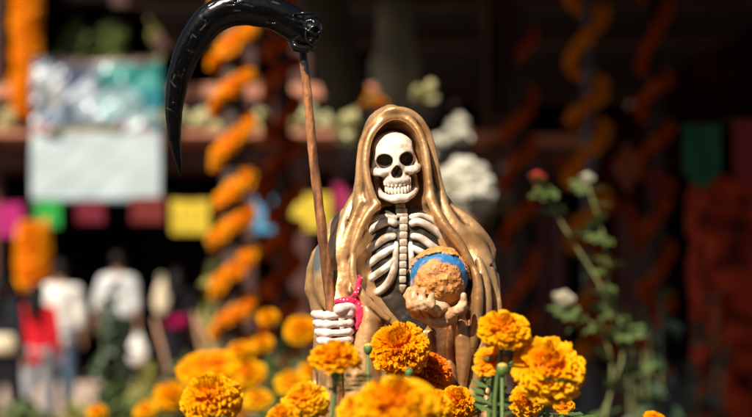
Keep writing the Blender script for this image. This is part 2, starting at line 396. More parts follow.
def cloak_mesh():
    f = Field((-104, -82, -446), (108, 66, -100), 1.25)
    f.stack(prof, 0, fold=folds)
    # arms: far forearm under the sleeve on the pole side, and the one that lifts the globe
    f.tube([(-58, 2, -232), (-68, -6, -262), (-68, -17, -286), (-62, -32, -302)], [16, 19, 18, 13], 8)
    f.tube([(66, -6, -240), (73, -16, -270), (66, -32, -300), (48, -38, -310)], [18, 20, 17, 12], 7)
    # hanging sleeve under the globe arm
    f.tube([(56, -28, -310), (62, -38, -335), (61, -40, -362), (60, -40, -386)], [15, 13, 8, 2.5], 5, sc=(1, 1.1, 1))
    # hanging sleeve right of the fist
    f.tube([(-38, -32, -290), (-30, -36, -312), (-34, -38, -345), (-40, -40, -400)], [9, 12, 13, 15], 6)
    # opening over the face and chest
    cav = [(-119, -8, 4, -30, 8), (-124, -7, 14, -28, 22), (-133, -6, 20, -26, 30), (-148, -5, 25, -24, 38), (-168, -4, 27.5, -22, 42), (-190, -2, 27, -22, 42), (-204, 1, 26, -30, 40),
           (-214, 2, 36, -34, 36), (-226, 3, 44, -36, 34), (-242, 6, 53, -40, 34), (-262, 9, 58, -42, 34), (-285, 11, 58, -44, 34), (-305, 15, 48, -46, 32), (-320, 18, 36, -48, 30),
           (-345, 20, 30, -50, 28), (-400, 20, 30, -54, 28), (-446, 20, 30, -54, 28)]
    f.stack(cav, 3.5, cut=True)
    # rolled hem of the hood
    hem = [(377, 208, -30), (370, 190, -30), (366, 170, -28), (367, 150, -26), (372, 135, -24), (381, 124, -22), (392, 118.5, -21), (404, 119.5, -22), (415, 128, -24), (422, 142, -27), (426, 160, -30), (428, 180, -32), (430, 200, -34)]
    f.tube([(a - 400, c, -b) for a, b, c in hem], 3.5, 3.0)
    hem2 = [(359, 205), (359, 180), (360, 160), (363, 142), (371, 127), (383, 115.5), (394, 111.5), (408, 113.5), (420, 122), (429, 138), (434, 158), (438, 180), (444, 200)]
    f.tube([(a - 400, front_y(a, b, 0) if False else -24 + abs(a - 396) * 0.25, -b) for a, b in hem2], 3.6, 4.5)
    # chest edges of the cloak
    f.tube(surf([(377, 206, -32), (367, 218, -34), (358, 238, -36), (353, 258, -38), (355, 278, -40), (363, 296, -42), (376, 308, -40), (388, 318, -38)]), [4, 4, 3.6, 3.6, 4.4, 4.6, 4, 3], 3.5)
    f.tube(surf([(429, 200, -34), (436, 214, -38), (446, 230, -42), (458, 246, -44), (466, 262, -46)]), [4.5, 5, 5, 5, 5], 4)
    # drape ridges
    for pts, r in (([(352, 200), (345, 222), (338, 250), (340, 280)], [3, 5, 6, 5]), ([(361, 203), (350, 228), (344, 256), (346, 283)], [3, 4, 4.5, 4]),
                   ([(344, 212), (331, 236), (322, 258), (318, 284)], [3, 4, 5, 5]),
                   ([(440, 196), (450, 218), (462, 238), (474, 256)], [3, 5, 6.5, 5]),
                   ([(496, 275), (499, 330), (500, 380), (501, 430)], [3, 4.5, 5.5, 6]),
                   ([(452, 208), (466, 222), (480, 238), (490, 252)], [3, 7, 8, 6.5]), ([(482, 238), (488, 248), (491, 257)], [5, 6, 4]),
                   ([(466, 258, -46), (474, 282, -48), (473, 318, -48), (465, 355, -45), (458, 385, -42)], [3, 5, 5.5, 5, 2.5]),
                   ([(476, 260, -38), (485, 288, -40), (484, 330, -40), (474, 370, -42), (466, 410, -42)], [3, 5, 5.5, 5, 4]),
                   ([(486, 262, -24), (494, 290, -26), (494, 335, -28), (488, 380, -32), (482, 430, -36)], [3, 4.6, 5, 5, 5]),
                   ([(490, 300), (489, 350), (488, 430)], [3, 4.5, 5]), ([(330, 330), (332, 370), (336, 430)], [5, 6, 6]), ([(348, 335), (352, 370), (356, 430)], [5, 6, 6]), ([(368, 320), (372, 370), (374, 430)], [4, 6, 6])):
        f.tube(surf(pts, -0.5), r, 4)
    for pts, r in (([(349, 222), (342, 246), (338, 268)], 1.8), ([(470, 246), (474, 256), (477, 266)], 1.6),
                   ([(506, 262, 8), (498, 263, -12), (488, 266, -27)], 3.4), ([(340, 320), (343, 360), (346, 430)], 2.6), ([(360, 325), (363, 370), (366, 430)], 2.6)):
        f.tube(surf(pts, 1.0), [r * .4] + [r] * (len(pts) - 2) + [r * .6], 1.6, cut=True)
    X, Y, Z = f.ax[0][:, None, None], f.ax[1][None, :, None], f.ax[2][None, None, :]
    # sculpted creases: slanting over the shoulders, upright below the elbows
    nz = (fbm(X, Y * .6, Z * .35, 22, 2) - .5); sx = np.where(X > 4, 1.0, -1.0); ax_ = np.abs(X - 4)
    low = np.clip((-258 - Z) / 14, 0, 1); side = np.clip((ax_ - 38) / 10, 0, 1)
    cu = ax_ * .69 + (Z + 200) * .72 + nz * 16; cl = ax_ * 1.05 + nz * 20 + np.abs(Y) * .35
    cr = lambda c, w: (1 - np.abs(np.sin(c * PI / w))) ** 3
    f.F += (side * np.clip((-Z - 205) / 14, 0, 1) * ((1 - low) * (cr(cu, 26) * .5 + .4 * np.cos(cu * 2 * PI / 26)) + low * (cr(cl, 21) * 1.3 + .8 * np.cos(cl * 2 * PI / 21)))).astype(np.float32)
    f.F += (fbm(X, Y, Z * 0.5, 9, 2) - 0.5) * 0.6 + (fbm(X, Y, Z, 3.2, 2) - .5) * .35
    # hollow behind the arms so the sleeves read, plus sleeve mouths
    f.ell((-57, -52, -304), (12, 10, 10), 2, cut=True)
    return f.mesh()
cV, cQ = cloak_mesh()
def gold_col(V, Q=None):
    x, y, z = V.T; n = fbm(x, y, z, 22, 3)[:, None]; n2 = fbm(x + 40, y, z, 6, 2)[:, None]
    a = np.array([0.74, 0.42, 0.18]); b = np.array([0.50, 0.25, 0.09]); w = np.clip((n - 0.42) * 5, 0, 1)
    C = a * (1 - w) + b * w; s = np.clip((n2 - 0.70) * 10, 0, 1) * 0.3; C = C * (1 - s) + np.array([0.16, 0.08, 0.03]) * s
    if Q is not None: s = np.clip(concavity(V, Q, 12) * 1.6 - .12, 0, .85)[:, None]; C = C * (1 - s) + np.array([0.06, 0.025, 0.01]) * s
    g = np.clip(1 - np.abs((x + 83) / 9), 0, 1) * np.clip((z + 275) / 14, 0, 1) * np.clip((-232 - z) / 12, 0, 1) * (y < 6)   # grey patch on the outer left side
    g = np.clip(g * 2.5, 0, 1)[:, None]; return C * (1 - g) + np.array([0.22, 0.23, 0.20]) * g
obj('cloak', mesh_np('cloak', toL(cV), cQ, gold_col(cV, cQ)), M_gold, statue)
# skirt of the cloak down to the soil, out of the picture
m = MB(); prof2 = []
for z in (-446, -430, -500, -560, -620, -680, -702): pass
rows = [(-436, 88, 50), (-500, 96, 56), (-580, 104, 60), (-660, 112, 66), (-702, 114, 68)]
for z, a, b in rows:
    for k in range(48):
        th = 2 * PI * k / 48; w = 1 + 0.035 * math.sin(9 * th + z * .01); m.v.append(Vector(((9 + a * w * math.cos(th)), (8 + b * w * math.sin(th)), z + FOOT)) * K)
for i in range(len(rows) - 1):
    for k in range(48):
        k2 = (k + 1) % 48; m.f.append([(i + 1) * 48 + k, (i + 1) * 48 + k2, i * 48 + k2, i * 48 + k])
m.f.append([4 * 48 + k for k in range(48)][::-1])
me = m.mesh('cloak_hem', True); at = me.color_attributes.new('Col', 'FLOAT_COLOR', 'POINT'); at.data.foreach_set('color', np.tile([0.55, 0.31, 0.12, 1], len(me.vertices)).astype(np.float32))
obj('cloak_hem', me, M_gold, statue)

# torso under the cloak
tprof = [(-206, 1, 16, 6, 14), (-214, 3, 30, 6, 20), (-225, 4, 40, 6, 26), (-245, 5, 47, 6, 29), (-270, 4, 46, 4, 30), (-295, 3, 40, 4, 28), (-320, 6, 36, 4, 28), (-345, 14, 38, 4, 30)]
TT = np.array(sorted(tprof), float)
def chest_y(px, py, out=0.0):
    cx, a, cy, b = [np.interp(-py, TT[:, 0], TT[:, j]) for j in (1, 2, 3, 4)]
    u = np.clip((px - 400 - cx) / a, -0.97, 0.97); return float(cy - b * math.sqrt(1 - u * u)) - out
f = Field((-50, -34, -348), (60, 40, -200), 1.4); f.stack(tprof, 0)
f.F += (fbm(f.ax[0][:, None, None], f.ax[1][None, :, None], f.ax[2][None, None, :], 10, 3) - 0.5) * 4.0
V, Q = f.mesh(); torso = obj('torso', mesh_np('torso', toL(V), Q), M_black, statue)
# gown below the ribs
gprof = [(-318, 18, 20, 0, 12), (-330, 18, 34, 4, 30), (-360, 16, 44, 4, 36), (-446, 14, 52, 4, 42)]
f = Field((-50, -50, -446), (74, 50, -312), 1.6)
f.stack(gprof, 0, fold=lambda X, Y, Z: np.sin(X * 0.30 + fbm(X, Y, Z * .15, 40, 2) * 5) * 2.4)
V, Q = f.mesh(); obj('gown', mesh_np('gown', toL(V), Q, gold_col(V) * 0.8), M_gold, statue)

M_rib = mat('rib_paint', (0.84, 0.79, 0.69), rough=0.4, var=0.35, col2=(0.30, 0.19, 0.10), scale=75, bump=0.15, bscale=300)
def bone(name, pts, rads, parent, out=1.0, m=M_rib, flat=0.75, seg=10, sy=chest_y):
    q = smooth_pts([(p[0], p[1], r) for p, r in zip(pts, rads)], 5)
    P = [Vector((a - 400, sy(a, b, out), FOOT - b)) * K for a, b, r in q]
    mb = MB(); n = len(q); rr = [r * K * (0.55 if i in (0, n - 1) else 1) for i, (a, b, r) in enumerate(q)]; rr = [x * 1.18 for x in rr]
    mb.tube(P, rr, seg); return obj(name, mb.mesh(name, True), m, parent)
ribs_l = [([(397, 225), (388, 222), (376, 227), (366, 235), (361, 243)], [3.0, 3.4, 3.4, 3.2, 2.4]),
          ([(396, 236), (386, 238), (374, 246), (364, 253), (358, 259)], [2.6, 3.2, 3.3, 3.2, 2.4]),
          ([(396, 247), (386, 252), (374, 260), (364, 268), (358, 273)], [2.6, 3.2, 3.3, 3.2, 2.2]),
          ([(396, 258), (388, 266), (377, 274), (367, 281), (361, 285)], [2.6, 3.1, 3.2, 3.0, 2.2]),
          ([(396, 242), (395, 258), (393, 272), (387, 284), (377, 292), (367, 292)], [2.2, 2.6, 3.2, 3.4, 3.4, 2.6])]
for pts, rr in ribs_l:
    bone('rib', pts, rr, torso, 1.6)
    bone('rib', [(806 - a, b + (a - 400) * -0.03) for a, b in pts], rr, torso, 1.6)
bone('collarbone', [(397, 219), (387, 217), (377, 219), (368, 224)], [2.6, 2.4, 2.6, 2.4], torso, 1.5)
bone('collarbone', [(409, 218), (420, 216), (431, 220), (439, 226)], [2.6, 2.4, 2.6, 2.4], torso, 1.5)
def rounded(w, d, h, name, bv): return MB().box((0, 0, 0), (w * K, d * K, h * K)).mesh(name, True, bv * K)
vb = rounded(7.6, 6, 7.0, 'breastbone_segment', 1.6)
for i in range(9):
    py = 221 + i * 7.3; o = obj('breastbone_segment', vb, M_rib, torso)
    px = 403.5 - i * 0.15; o.location = Vector((px - 400, chest_y(px, py, 1.8), FOOT - py)) * K; w = 1.05 - 0.02 * i; o.scale = (w, 1, 1); o.rotation_euler = (random.uniform(-.05, .05), random.uniform(-.06, .06), 0)
bone('breastbone_tip', [(402.5, 284), (402.3, 289), (402.2, 293)], [3.2, 2.8, 1.2], torso, 2.0)
nb = rounded(9.5, 9, 4.6, 'neck_vertebra', 1.4)
for i in range(5):
    py = 197 + i * 4.7; o = obj('neck_vertebra', nb, M_rib, statue); px = 398.5 + i * 0.9; o.location = Vector((px - 400, -8 - i * 1.8, FOOT - py)) * K; o.rotation_euler = (0.15, random.uniform(-.06, .06), 0); o.scale = (1.2 if i > 2 else 1, 1, 1)
# dark lining seen in the hood behind the neck
# hands
M_pale = mat('pale_bone', (0.80, 0.68, 0.60), rough=0.45, var=0.3, col2=(0.62, 0.40, 0.34), scale=90, bump=0.2, bscale=260)
def fist():
    f = Field((-92, -66, -352), (-36, -18, -296), 0.8)
    f.ell((-62, -29, -322), (15, 9, 17), 0)
    for i, py in enumerate((313.5, 322, 330.5, 338.5)):
        e = i * 1.3; z = -py
        pts = [(-46 - e * .6, -38, z + 1.5), (-50 - e * .5, -48, z + 0.8), (-60, -53.5, z), (-71, -53.5, z - 0.6), (-80 + e, -48, z), (-84 + e * 1.3, -39, z + 0.6), (-78 + e, -29, z + 1)]
        f.tube(pts, [3.6, 4.1, 3.2, 3.5, 4.2, 3.7, 3.4], 1.0)
        for p in (pts[1], pts[4], pts[3]): f.ell((p[0], p[1], p[2]), (4.2, 4.2, 4.4), 2)
    f.tube([(-44, -32, -318), (-47, -42, -308), (-56, -52, -307), (-60, -55, -308)], [5, 5.2, 5, 5.4], 1.5)   # thumb over the top
    f.ell((-59, -55, -308), (5.6, 4.8, 4.8), 1.5)
    f.tube([(-42, -30, -322), (-50, -26, -312)], [6, 6], 3)
    f.F += (fbm(f.ax[0][:, None, None], f.ax[1][None, :, None], f.ax[2][None, None, :], 4, 2) - 0.5) * 0.9
    return f.mesh()
V, Q = fist(); obj('hand', mesh_np('hand', toL(V), Q), M_pale, statue)['label'] = 'white bony fist closed round the scythe handle'
def palm():
    f = Field((-4, -92, -342), (78, -18, -272), 0.8)
    f.tube([(58, -30, -310), (46, -44, -313), (36, -52, -308)], [8, 9, 11], 4)
    f.ell((33, -56, -306), (15, 13, 9), 4)
    for i, (x, zt, xt) in enumerate(((30, -297, 28), (22, -292, 20), (15, -289, 12.5), (10, -291, 7))):
        f.tube([(x + 4, -62, -312), (x, -73, -308 + i * 1.5), (xt, -80 + i * 4.0, -301 + i * 2.2), (xt + 1, -80 + i * 5.5, zt + 2)], [5, 4.6, 4.3, 3.4], 1.3)
        f.ell((xt, -80 + i * 4, -302 + i * 2.2), (4.6, 4.4, 4.4), 2)
    f.tube([(44, -58, -314), (54, -66, -309), (60, -70, -302), (60, -71, -295)], [5.4, 5, 4.4, 3.2], 2)   # thumb
    f.tube([(22, -60, -315), (36, -60, -321), (50, -50, -318)], [5, 5.5, 5], 3)
    f.F += (fbm(f.ax[0][:, None, None], f.ax[1][None, :, None], f.ax[2][None, None, :], 6, 3) - 0.5) * 3.6
    return f.mesh()
V, Q = palm()
n = fbm(V[:, 0], V[:, 1], V[:, 2], 8, 3)[:, None]; w = np.clip((n - 0.42) * 5, 0, 1)
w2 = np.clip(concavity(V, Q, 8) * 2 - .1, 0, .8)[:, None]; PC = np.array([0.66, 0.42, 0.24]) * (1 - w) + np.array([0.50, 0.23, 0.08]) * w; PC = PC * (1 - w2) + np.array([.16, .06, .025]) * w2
obj('hand', mesh_np('hand', toL(V), Q, PC), mat('hand_paint', (1, 1, 1), rough=0.5, vcol=True, var=0.25, scale=90, bump=0.3, bscale=300), statue)['label'] = 'peach bony hand cupped under the globe'
# dotted red cloth tied at the wrist
def cloth_mat():
    m, nt, b = new_mat('dotted_red_cloth'); N, L = nt.nodes, nt.links
    tc = N.new('ShaderNodeTexCoord'); v = N.new('ShaderNodeTexVoronoi'); v.inputs['Scale'].default_value = 260; v.inputs['Randomness'].default_value = 0.4
    L.new(tc.outputs['Object'], v.inputs['Vector']); c = N.new('ShaderNodeValToRGB'); c.color_ramp.elements[0].position = 0.16; c.color_ramp.elements[1].position = 0.22
    c.color_ramp.elements[0].color = (0.85, 0.75, 0.75, 1); c.color_ramp.elements[1].color = (0.62, 0.012, 0.07, 1)
    L.new(v.outputs['Distance'], c.inputs[0]); L.new(c.outputs[0], b.inputs['Base Color']); b.inputs['Roughness'].default_value = 0.75; return m
M_cloth = cloth_mat()
f = Field((-74, -70, -350), (-30, -20, -272), 0.9)
f.tube([(-62, -40, -301), (-50, -44, -299), (-42, -40, -304), (-40, -34, -316), (-42, -30, -330)], [3.6, 3.8, 4.2, 3.6, 3], 1)
f.tube([(-52, -46, -300), (-44, -46, -290), (-39, -44, -276)], [3.6, 2.8, 1.0], 2, sc=(1, 0.5, 1))
f.tube([(-44, -42, -300), (-40, -44, -312), (-43, -45, -328)], [4, 4, 2.5], 2, sc=(1, 0.6, 1))
f.F += (fbm(f.ax[0][:, None, None], f.ax[1][None, :, None], f.ax[2][None, None, :], 7, 2) - 0.5) * 4.0
V, Q = f.mesh(); obj('wrist_cloth', mesh_np('wrist_cloth', toL(V), Q), M_cloth, statue)['label'] = 'red cloth with white dots tied at the wrist'

# ------------------------------------------------------------------ globe in the hand
gc = Vector((37.5, -44, -277)); GR = 29.5
f = Field((-33, -33, -33), (33, 33, 33), 0.8)
X, Y, Z = f.ax[0][:, None, None], f.ax[1][None, :, None], f.ax[2][None, None, :]
def land_w(x, y, z):
    n = fbm(x + 60, y, z, 9, 3) - 0.5
    r = np.sqrt((x + 1.5) ** 2 + (z + 10) ** 2) - 29.5 + n * 9
    band = np.clip((5.0 - np.abs(r)) / 2.0, 0, 1); back = np.clip((y - 8) / 4 + n * 8, 0, 1)
    return 1 - np.clip(np.maximum(band, back), 0, 1)
lw = land_w(X, Y, Z)
f.F = (np.sqrt(X * X + Y * Y + Z * Z) - GR + 1.2 - lw * (1.1 + (fbm(X, Y, Z, 7, 3) - 0.4) * 4.4 + np.abs(vnoise(X, Y, Z, 2.2) - 0.5) * 2.6)).astype(np.float32)
V, Q = f.mesh(); w = land_w(*V.T); n = fbm(*V.T, 6, 3); n2 = fbm(V[:, 0] + 30, V[:, 1], V[:, 2], 3, 2)
land = np.array([0.66, 0.27, 0.06])[None] * (0.72 + 0.55 * n2[:, None]); t = np.clip((n - 0.55) * 7, 0, 1)[:, None]; land = land * (1 - t) + np.array([0.36, 0.13, 0.035]) * t
sea = np.array([0.015, 0.14, 0.33])[None] * (0.6 + 0.9 * n[:, None]); u = np.clip((n2 - 0.6) * 5, 0, 1)[:, None] * .5; sea = sea * (1 - u) + np.array([0.22, 0.38, 0.40]) * u
GC = sea * (1 - w[:, None]) + land * w[:, None]
M_globe = mat('globe_paint', (1, 1, 1), rough=0.6, vcol=True, var=0.25, scale=120, bump=0.4, bscale=350)
globe = obj('globe', mesh_np('globe', V * K, Q, GC), M_globe, None, loc=root_loc + Vector((gc.x, gc.y, gc.z + FOOT)) * K)
tag(globe, 'small blue and brown relief globe resting in the statue\'s bony hand', 'globe')

# ------------------------------------------------------------------ scythe
def SW(px, py, d): return Vector(((px - 400), d, FOOT - py)) * K
scy = empty('scythe', root_loc + SW(346, 470, -40), 'toy scythe with black horn blade held upright in the statue\'s fist', 'scythe')
base = SW(346, 470, -40)
def SL(px, py, d): return SW(px, py, d) - base
M_wood = mat('handle_wood', (0.34, 0.13, 0.05), rough=0.45, var=0.5, col2=(0.16, 0.06, 0.025), scale=120, bump=0.35, bscale=200)
M_horn = mat('black_horn', (0.003, 0.0028, 0.0028), rough=0.17, var=0.5, spec=.3, col2=(0.007, 0.0065, 0.006), scale=90, bump=0.12, bscale=90, rvar=0.06)
def handle():
    hd = Field((-112, -50, -474), (-48, -30, -46), 0.9)
    pts = [(303 - 400, -40, -46), (308.5 - 400, -40, -95), (313.5 - 400, -40, -150), (320 - 400, -40, -205), (325.5 - 400, -40, -252), (331 - 400, -40, -300), (338 - 400, -40, -380), (346 - 400, -40, -470)]
    hd.tube(pts, [4.2, 4.4, 4.5, 4.8, 5.0, 5.2, 5.2, 5.2], 0)
    hd.F += (fbm(hd.ax[0][:, None, None] * 2.4, hd.ax[1][None, :, None] * 2.4, hd.ax[2][None, None, :], 11, 3) - 0.5) * 1.6
    V, Q = hd.mesh(); n = fbm(*V.T, 9, 3); x = V[:, 2]
    blk = np.clip((x + 78 + (n - 0.5) * 26 + (V[:, 0] + 95) * 1.2) / 3, 0, 1)[:, None]
    n4 = fbm(V[:, 0] * 3, V[:, 1] * 3, V[:, 2] * .35, 14, 3)[:, None]
    a = np.array([0.42, 0.17, 0.06]); b = np.array([0.15, 0.055, 0.02]); t = np.clip((n4 - 0.4) * 4, 0, 1); C = a * (1 - t) + b * t
    C = C * (1 - blk) + np.array([0.014, 0.012, 0.011]) * blk
    V[:, 2] += FOOT; o = obj('handle', mesh_np('handle', V * K - np.array(base)[None], Q, C), mat('handle_paint', (1, 1, 1), rough=0.42, vcol=True, var=0.35, scale=140, bump=0.35, bscale=200, rvar=.1), scy)
handle()
bl = [(306, 38, 15), (300, 32, 16), (290, 25.5, 16), (277, 19, 16), (262, 15, 16.5), (245, 13, 17), (229, 16, 16.5), (214, 24.5, 16), (202, 38, 15), (192, 55, 13.4), (184.5, 75, 11.8), (180, 95, 10.2), (178, 115, 8.6), (178.5, 135, 6.6), (180.5, 152, 4.8), (183, 166, 3.2), (184.5, 179, 0.9)]
f = Field((-234, -60, -182), (-84, -22, 8), 0.9)
f.tube([(a - 400, -40, -b) for a, b, r in bl], [r * 1.0 for a, b, r in bl], 0, sm=3, sc=(1, 0.62, 1))
rng = random.Random(5); nicks = []
q = smooth_pts([(a - 400, -b, r) for a, b, r in bl], 4)
for i in range(0, 44):                     # cuts and nicks carved in the horn
    k = rng.randint(2, 50); x, z, r = q[min(k, len(q) - 2)]; tx, tz = q[min(k + 1, len(q) - 1)][0] - x, q[min(k + 1, len(q) - 1)][1] - z; L_ = math.hypot(tx, tz) + 1e-6; tx /= L_; tz /= L_
    a = rng.uniform(-0.35, 0.35) + (1.2 if rng.random() < .3 else 0); dx, dz = tx * math.cos(a) - tz * math.sin(a), tx * math.sin(a) + tz * math.cos(a); o = rng.uniform(-0.7, 0.7) * r; l = rng.uniform(2.5, 7.5)
    cxx, czz = x - tz * o, z + tx * o; yy = -40 - 0.62 * r * math.sqrt(max(0, 1 - (o / r) ** 2))
    nicks.append((cxx - dx * l, czz - dz * l, cxx + dx * l, czz + dz * l))
    f.tube([(cxx - dx * l, yy, czz - dz * l), (cxx + dx * l, yy, czz + dz * l)], [0.62, 0.5], 0.5, cut=True, sm=1)
f.F += (fbm(f.ax[0][:, None, None], f.ax[1][None, :, None], f.ax[2][None, None, :], 14, 2) - 0.5) * 0.6
V, Q = f.mesh(); C = np.tile([0.003, 0.0028, 0.0028], (len(V), 1)); s = np.zeros(len(V))
for a, b, c, d in nicks[::2]:
    c, d = a + (c - a) * .6, b + (d - b) * .6
    L2 = (c - a) ** 2 + (d - b) ** 2 + 1e-6; t = np.clip(((V[:, 0] - a) * (c - a) + (V[:, 2] - b) * (d - b)) / L2, 0, 1)
    s = np.maximum(s, np.clip(1.05 - np.hypot(V[:, 0] - a - t * (c - a), V[:, 2] - b - t * (d - b)), 0, 1) * (V[:, 1] < -42))
s *= np.clip(fbm(V[:, 0], V[:, 1], V[:, 2], 4, 2) * 3 - 1.1, 0, 1); C = C + s[:, None] * np.array([.06, .055, .05]); V[:, 2] += FOOT
obj('blade', mesh_np('blade', V * K - np.array(base)[None], Q, C), mat('scratched_horn', (1, 1, 1), rough=.17, spec=.3, vcol=True, var=.4, scale=90, bump=.1, bscale=90, rvar=.06), scy)
# little black skull at the joint, facing right, with its cap band
Vs = np.array(SK_V) * 0.40; M3 = np.array((Matrix.Rotation(R(14), 4, 'Y') @ Matrix.Rotation(R(62), 4, 'Z')).to_3x3()); Vs = Vs @ M3.T * np.array([1, 1, 1.05])
sk = obj('skull_ornament', mesh_np('skull_ornament', (Vs + np.array([-86.5, -44, FOOT - 36])) * K - np.array(base)[None], SK_Q), M_horn, scy)
mb = MB(); P = [SL(296, 20.5, -50), SL(304, 20, -54), SL(313, 19.8, -53), SL(322, 20.2, -50)]; mb.tube(P, [1.3 * K] * 4, 8); cb = MB(); cb.tube([SL(292, 45, -45), SL(298, 53, -48), (SL(306, 55, -48)), SL(314, 52, -46)], [3.5 * K, 4.5 * K, 4.5 * K, 3.5 * K], 10)
obj('cap_band', mb.mesh('cap_band', True), M_horn, scy); obj('collar', cb.mesh('collar', True), M_horn, scy)
# ------------------------------------------------------------------ marigolds
M_petal = mat('marigold_petal', (1, 1, 1), rough=0.55, vcol=True, var=0.12, scale=90, transl=0.42, spec=0.08)
M_green = mat('plant_green', (0.085, 0.16, 0.03), rough=0.5, var=0.45, scale=30, transl=0.2)
M_stem = mat('stem_green', (0.10, 0.17, 0.035), rough=0.5, var=0.35, scale=60)
def bloom_mesh(name, npet, seed, flat=0.72, nu=5, nv=4, pal=0, wid=0.36, ruf=0.06, pmax=118, single=False):
    "a bloom of unit radius: layered, notched, ruffled petals around a dome"
    rg = np.random.RandomState(seed); V = []; Q = []; C = []
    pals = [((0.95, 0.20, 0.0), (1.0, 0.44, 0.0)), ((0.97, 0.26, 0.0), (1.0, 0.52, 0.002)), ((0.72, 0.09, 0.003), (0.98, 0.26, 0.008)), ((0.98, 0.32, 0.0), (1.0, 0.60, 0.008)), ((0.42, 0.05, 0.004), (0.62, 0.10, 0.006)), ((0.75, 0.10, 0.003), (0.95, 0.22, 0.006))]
    c0, c1 = np.array(pals[pal][0]), np.array(pals[pal][1])
    for i in range(npet):
        f = (i + 0.5) / npet; 
        pol = math.acos(1 - f * (1 - math.cos(R(pmax)))) + rg.uniform(-.12, .12); az = i * 2.39996 + rg.uniform(-.3, .3)
        d = np.array([math.sin(pol) * math.cos(az), math.sin(pol) * math.sin(az), math.cos(pol)])
        t1 = np.array([-math.sin(az), math.cos(az), 0.0]); n = np.cross(d, t1)      # n: towards the pole / down
        tw = rg.uniform(-.7, .7) * (1.0 if pol < 0.8 else 0.5); a = t1 * math.cos(tw) + n * math.sin(tw); b = np.cross(a, d)
        if b @ np.array([0, 0, 1]) < 0 and pol > 0.5: b = -b
        rr = rg.uniform(0.84, 1.05); w = wid * rg.uniform(0.75, 1.15) * (1 + 0.25 * (pol > 1.2)); ph = rg.uniform(0, 6.28); curl = rg.uniform(0.02, 0.2) * (1.0 if not single else 1.5)
        br = rg.uniform(0.82, 1.1); k0 = len(V)
        for v in range(nv + 1):
            tv = v / nv; rad = (0.42 + 0.58 * tv) * rr
            for u in range(nu + 1):
                s = u / nu * 2 - 1; ww = w * (0.35 + 0.65 * tv ** 0.6) * 0.5 * s
                e = 0.07 * (1 - s * s) * tv - 0.035 * (math.cos(s * 6.3 + ph) * 0.5 + .5) * (tv > .9)
                p = d * (rad + e) + a * ww + b * (math.sin(s * 5.5 + ph) * ruf * tv * tv - curl * tv * tv + 0.12 * (1 - s * s) * 0.5 * tv)
                p[2] *= flat; V.append(p); m = np.clip(tv ** 1.6 + rg.uniform(-.08, .08), 0, 1); C.append((c0 * (1 - m) + c1 * m) * br)
        for v in range(nv):
            for u in range(nu):
                q = k0 + v * (nu + 1) + u; Q.append((q, q + 1, q + nu + 2, q + nu + 1))
    k0 = len(V); rc = 0.62 if not single else 0.42
    for i in range(9):
        for j in range(14):
            p_ = PI * (i + .02) / 8.04; a_ = 2 * PI * j / 14; w_ = 1 + .12 * math.sin(5 * a_ + i); V.append(np.array([rc * w_ * math.sin(p_) * math.cos(a_), rc * w_ * math.sin(p_) * math.sin(a_), (rc * math.cos(p_) + .1) * flat])); C.append(c0 * .9)
    for i in range(8):
        for j in range(14): j2 = (j + 1) % 14; Q.append((k0 + i * 14 + j, k0 + (i + 1) * 14 + j, k0 + (i + 1) * 14 + j2, k0 + i * 14 + j2))
    return mesh_np(name, V, Q, np.minimum(C, 1.0))
B_fine = [bloom_mesh('petals', 430, 1, pal=0, flat=0.86, wid=.25, ruf=.09), bloom_mesh('petals', 330, 2, pal=1, flat=0.86, wid=.27, ruf=.09), bloom_mesh('petals', 400, 3, pal=2, flat=0.86, wid=.25, ruf=.09)]
B_soft = [bloom_mesh('petals', 230, 4, pal=1, wid=0.36, nu=4, nv=3, flat=0.8, ruf=.08), bloom_mesh('petals', 150, 5, pal=3, wid=0.42, nu=4, nv=3, flat=0.8, ruf=.08)]
B_mid = bloom_mesh('petals', 74, 8, pal=1, wid=0.52, flat=0.72, pmax=112, ruf=0.10)
B_flat = bloom_mesh('petals', 34, 6, pal=0, wid=0.62, flat=0.55, pmax=100, ruf=0.09, single=True)
def calyx_mesh():
    m = MB(); m.lathe([(0.06, -0.95), (0.10, -0.9), (0.17, -0.78), (0.24, -0.6), (0.30, -0.35), (0.34, -0.15), (0.3, -0.08)], 12); return m.mesh('calyx', True)
CAL = calyx_mesh()
def leaf_mesh(n=4, L_=1.0, w=0.13):
    m = MB(); m.tube([(0, 0, 0), (0.5 * L_, 0, 0.08), (L_, 0, 0.02)], 0.012, 4)
    for i in range(n):
        t = (i + 0.7) / n
        for s in (-1, 1):
            x = t * L_; l = 0.42 * (1 - 0.4 * abs(t - .5)); q = [(x, 0, 0.07), (x + l * .35, s * l * .45 + s * w * .0, 0.09), (x + l * .75, s * l * 0.95, 0.03), (x + l * .12, s * l * .62, 0.05)]; m.poly(q)
    m.poly([(L_ * .95, 0, .02), (L_ * 1.15, .07, .03), (L_ * 1.4, 0, 0), (L_ * 1.15, -.07, .03)]); return m.mesh('leaf', False)
LEAF = leaf_mesh()
BED_Z = 1.13
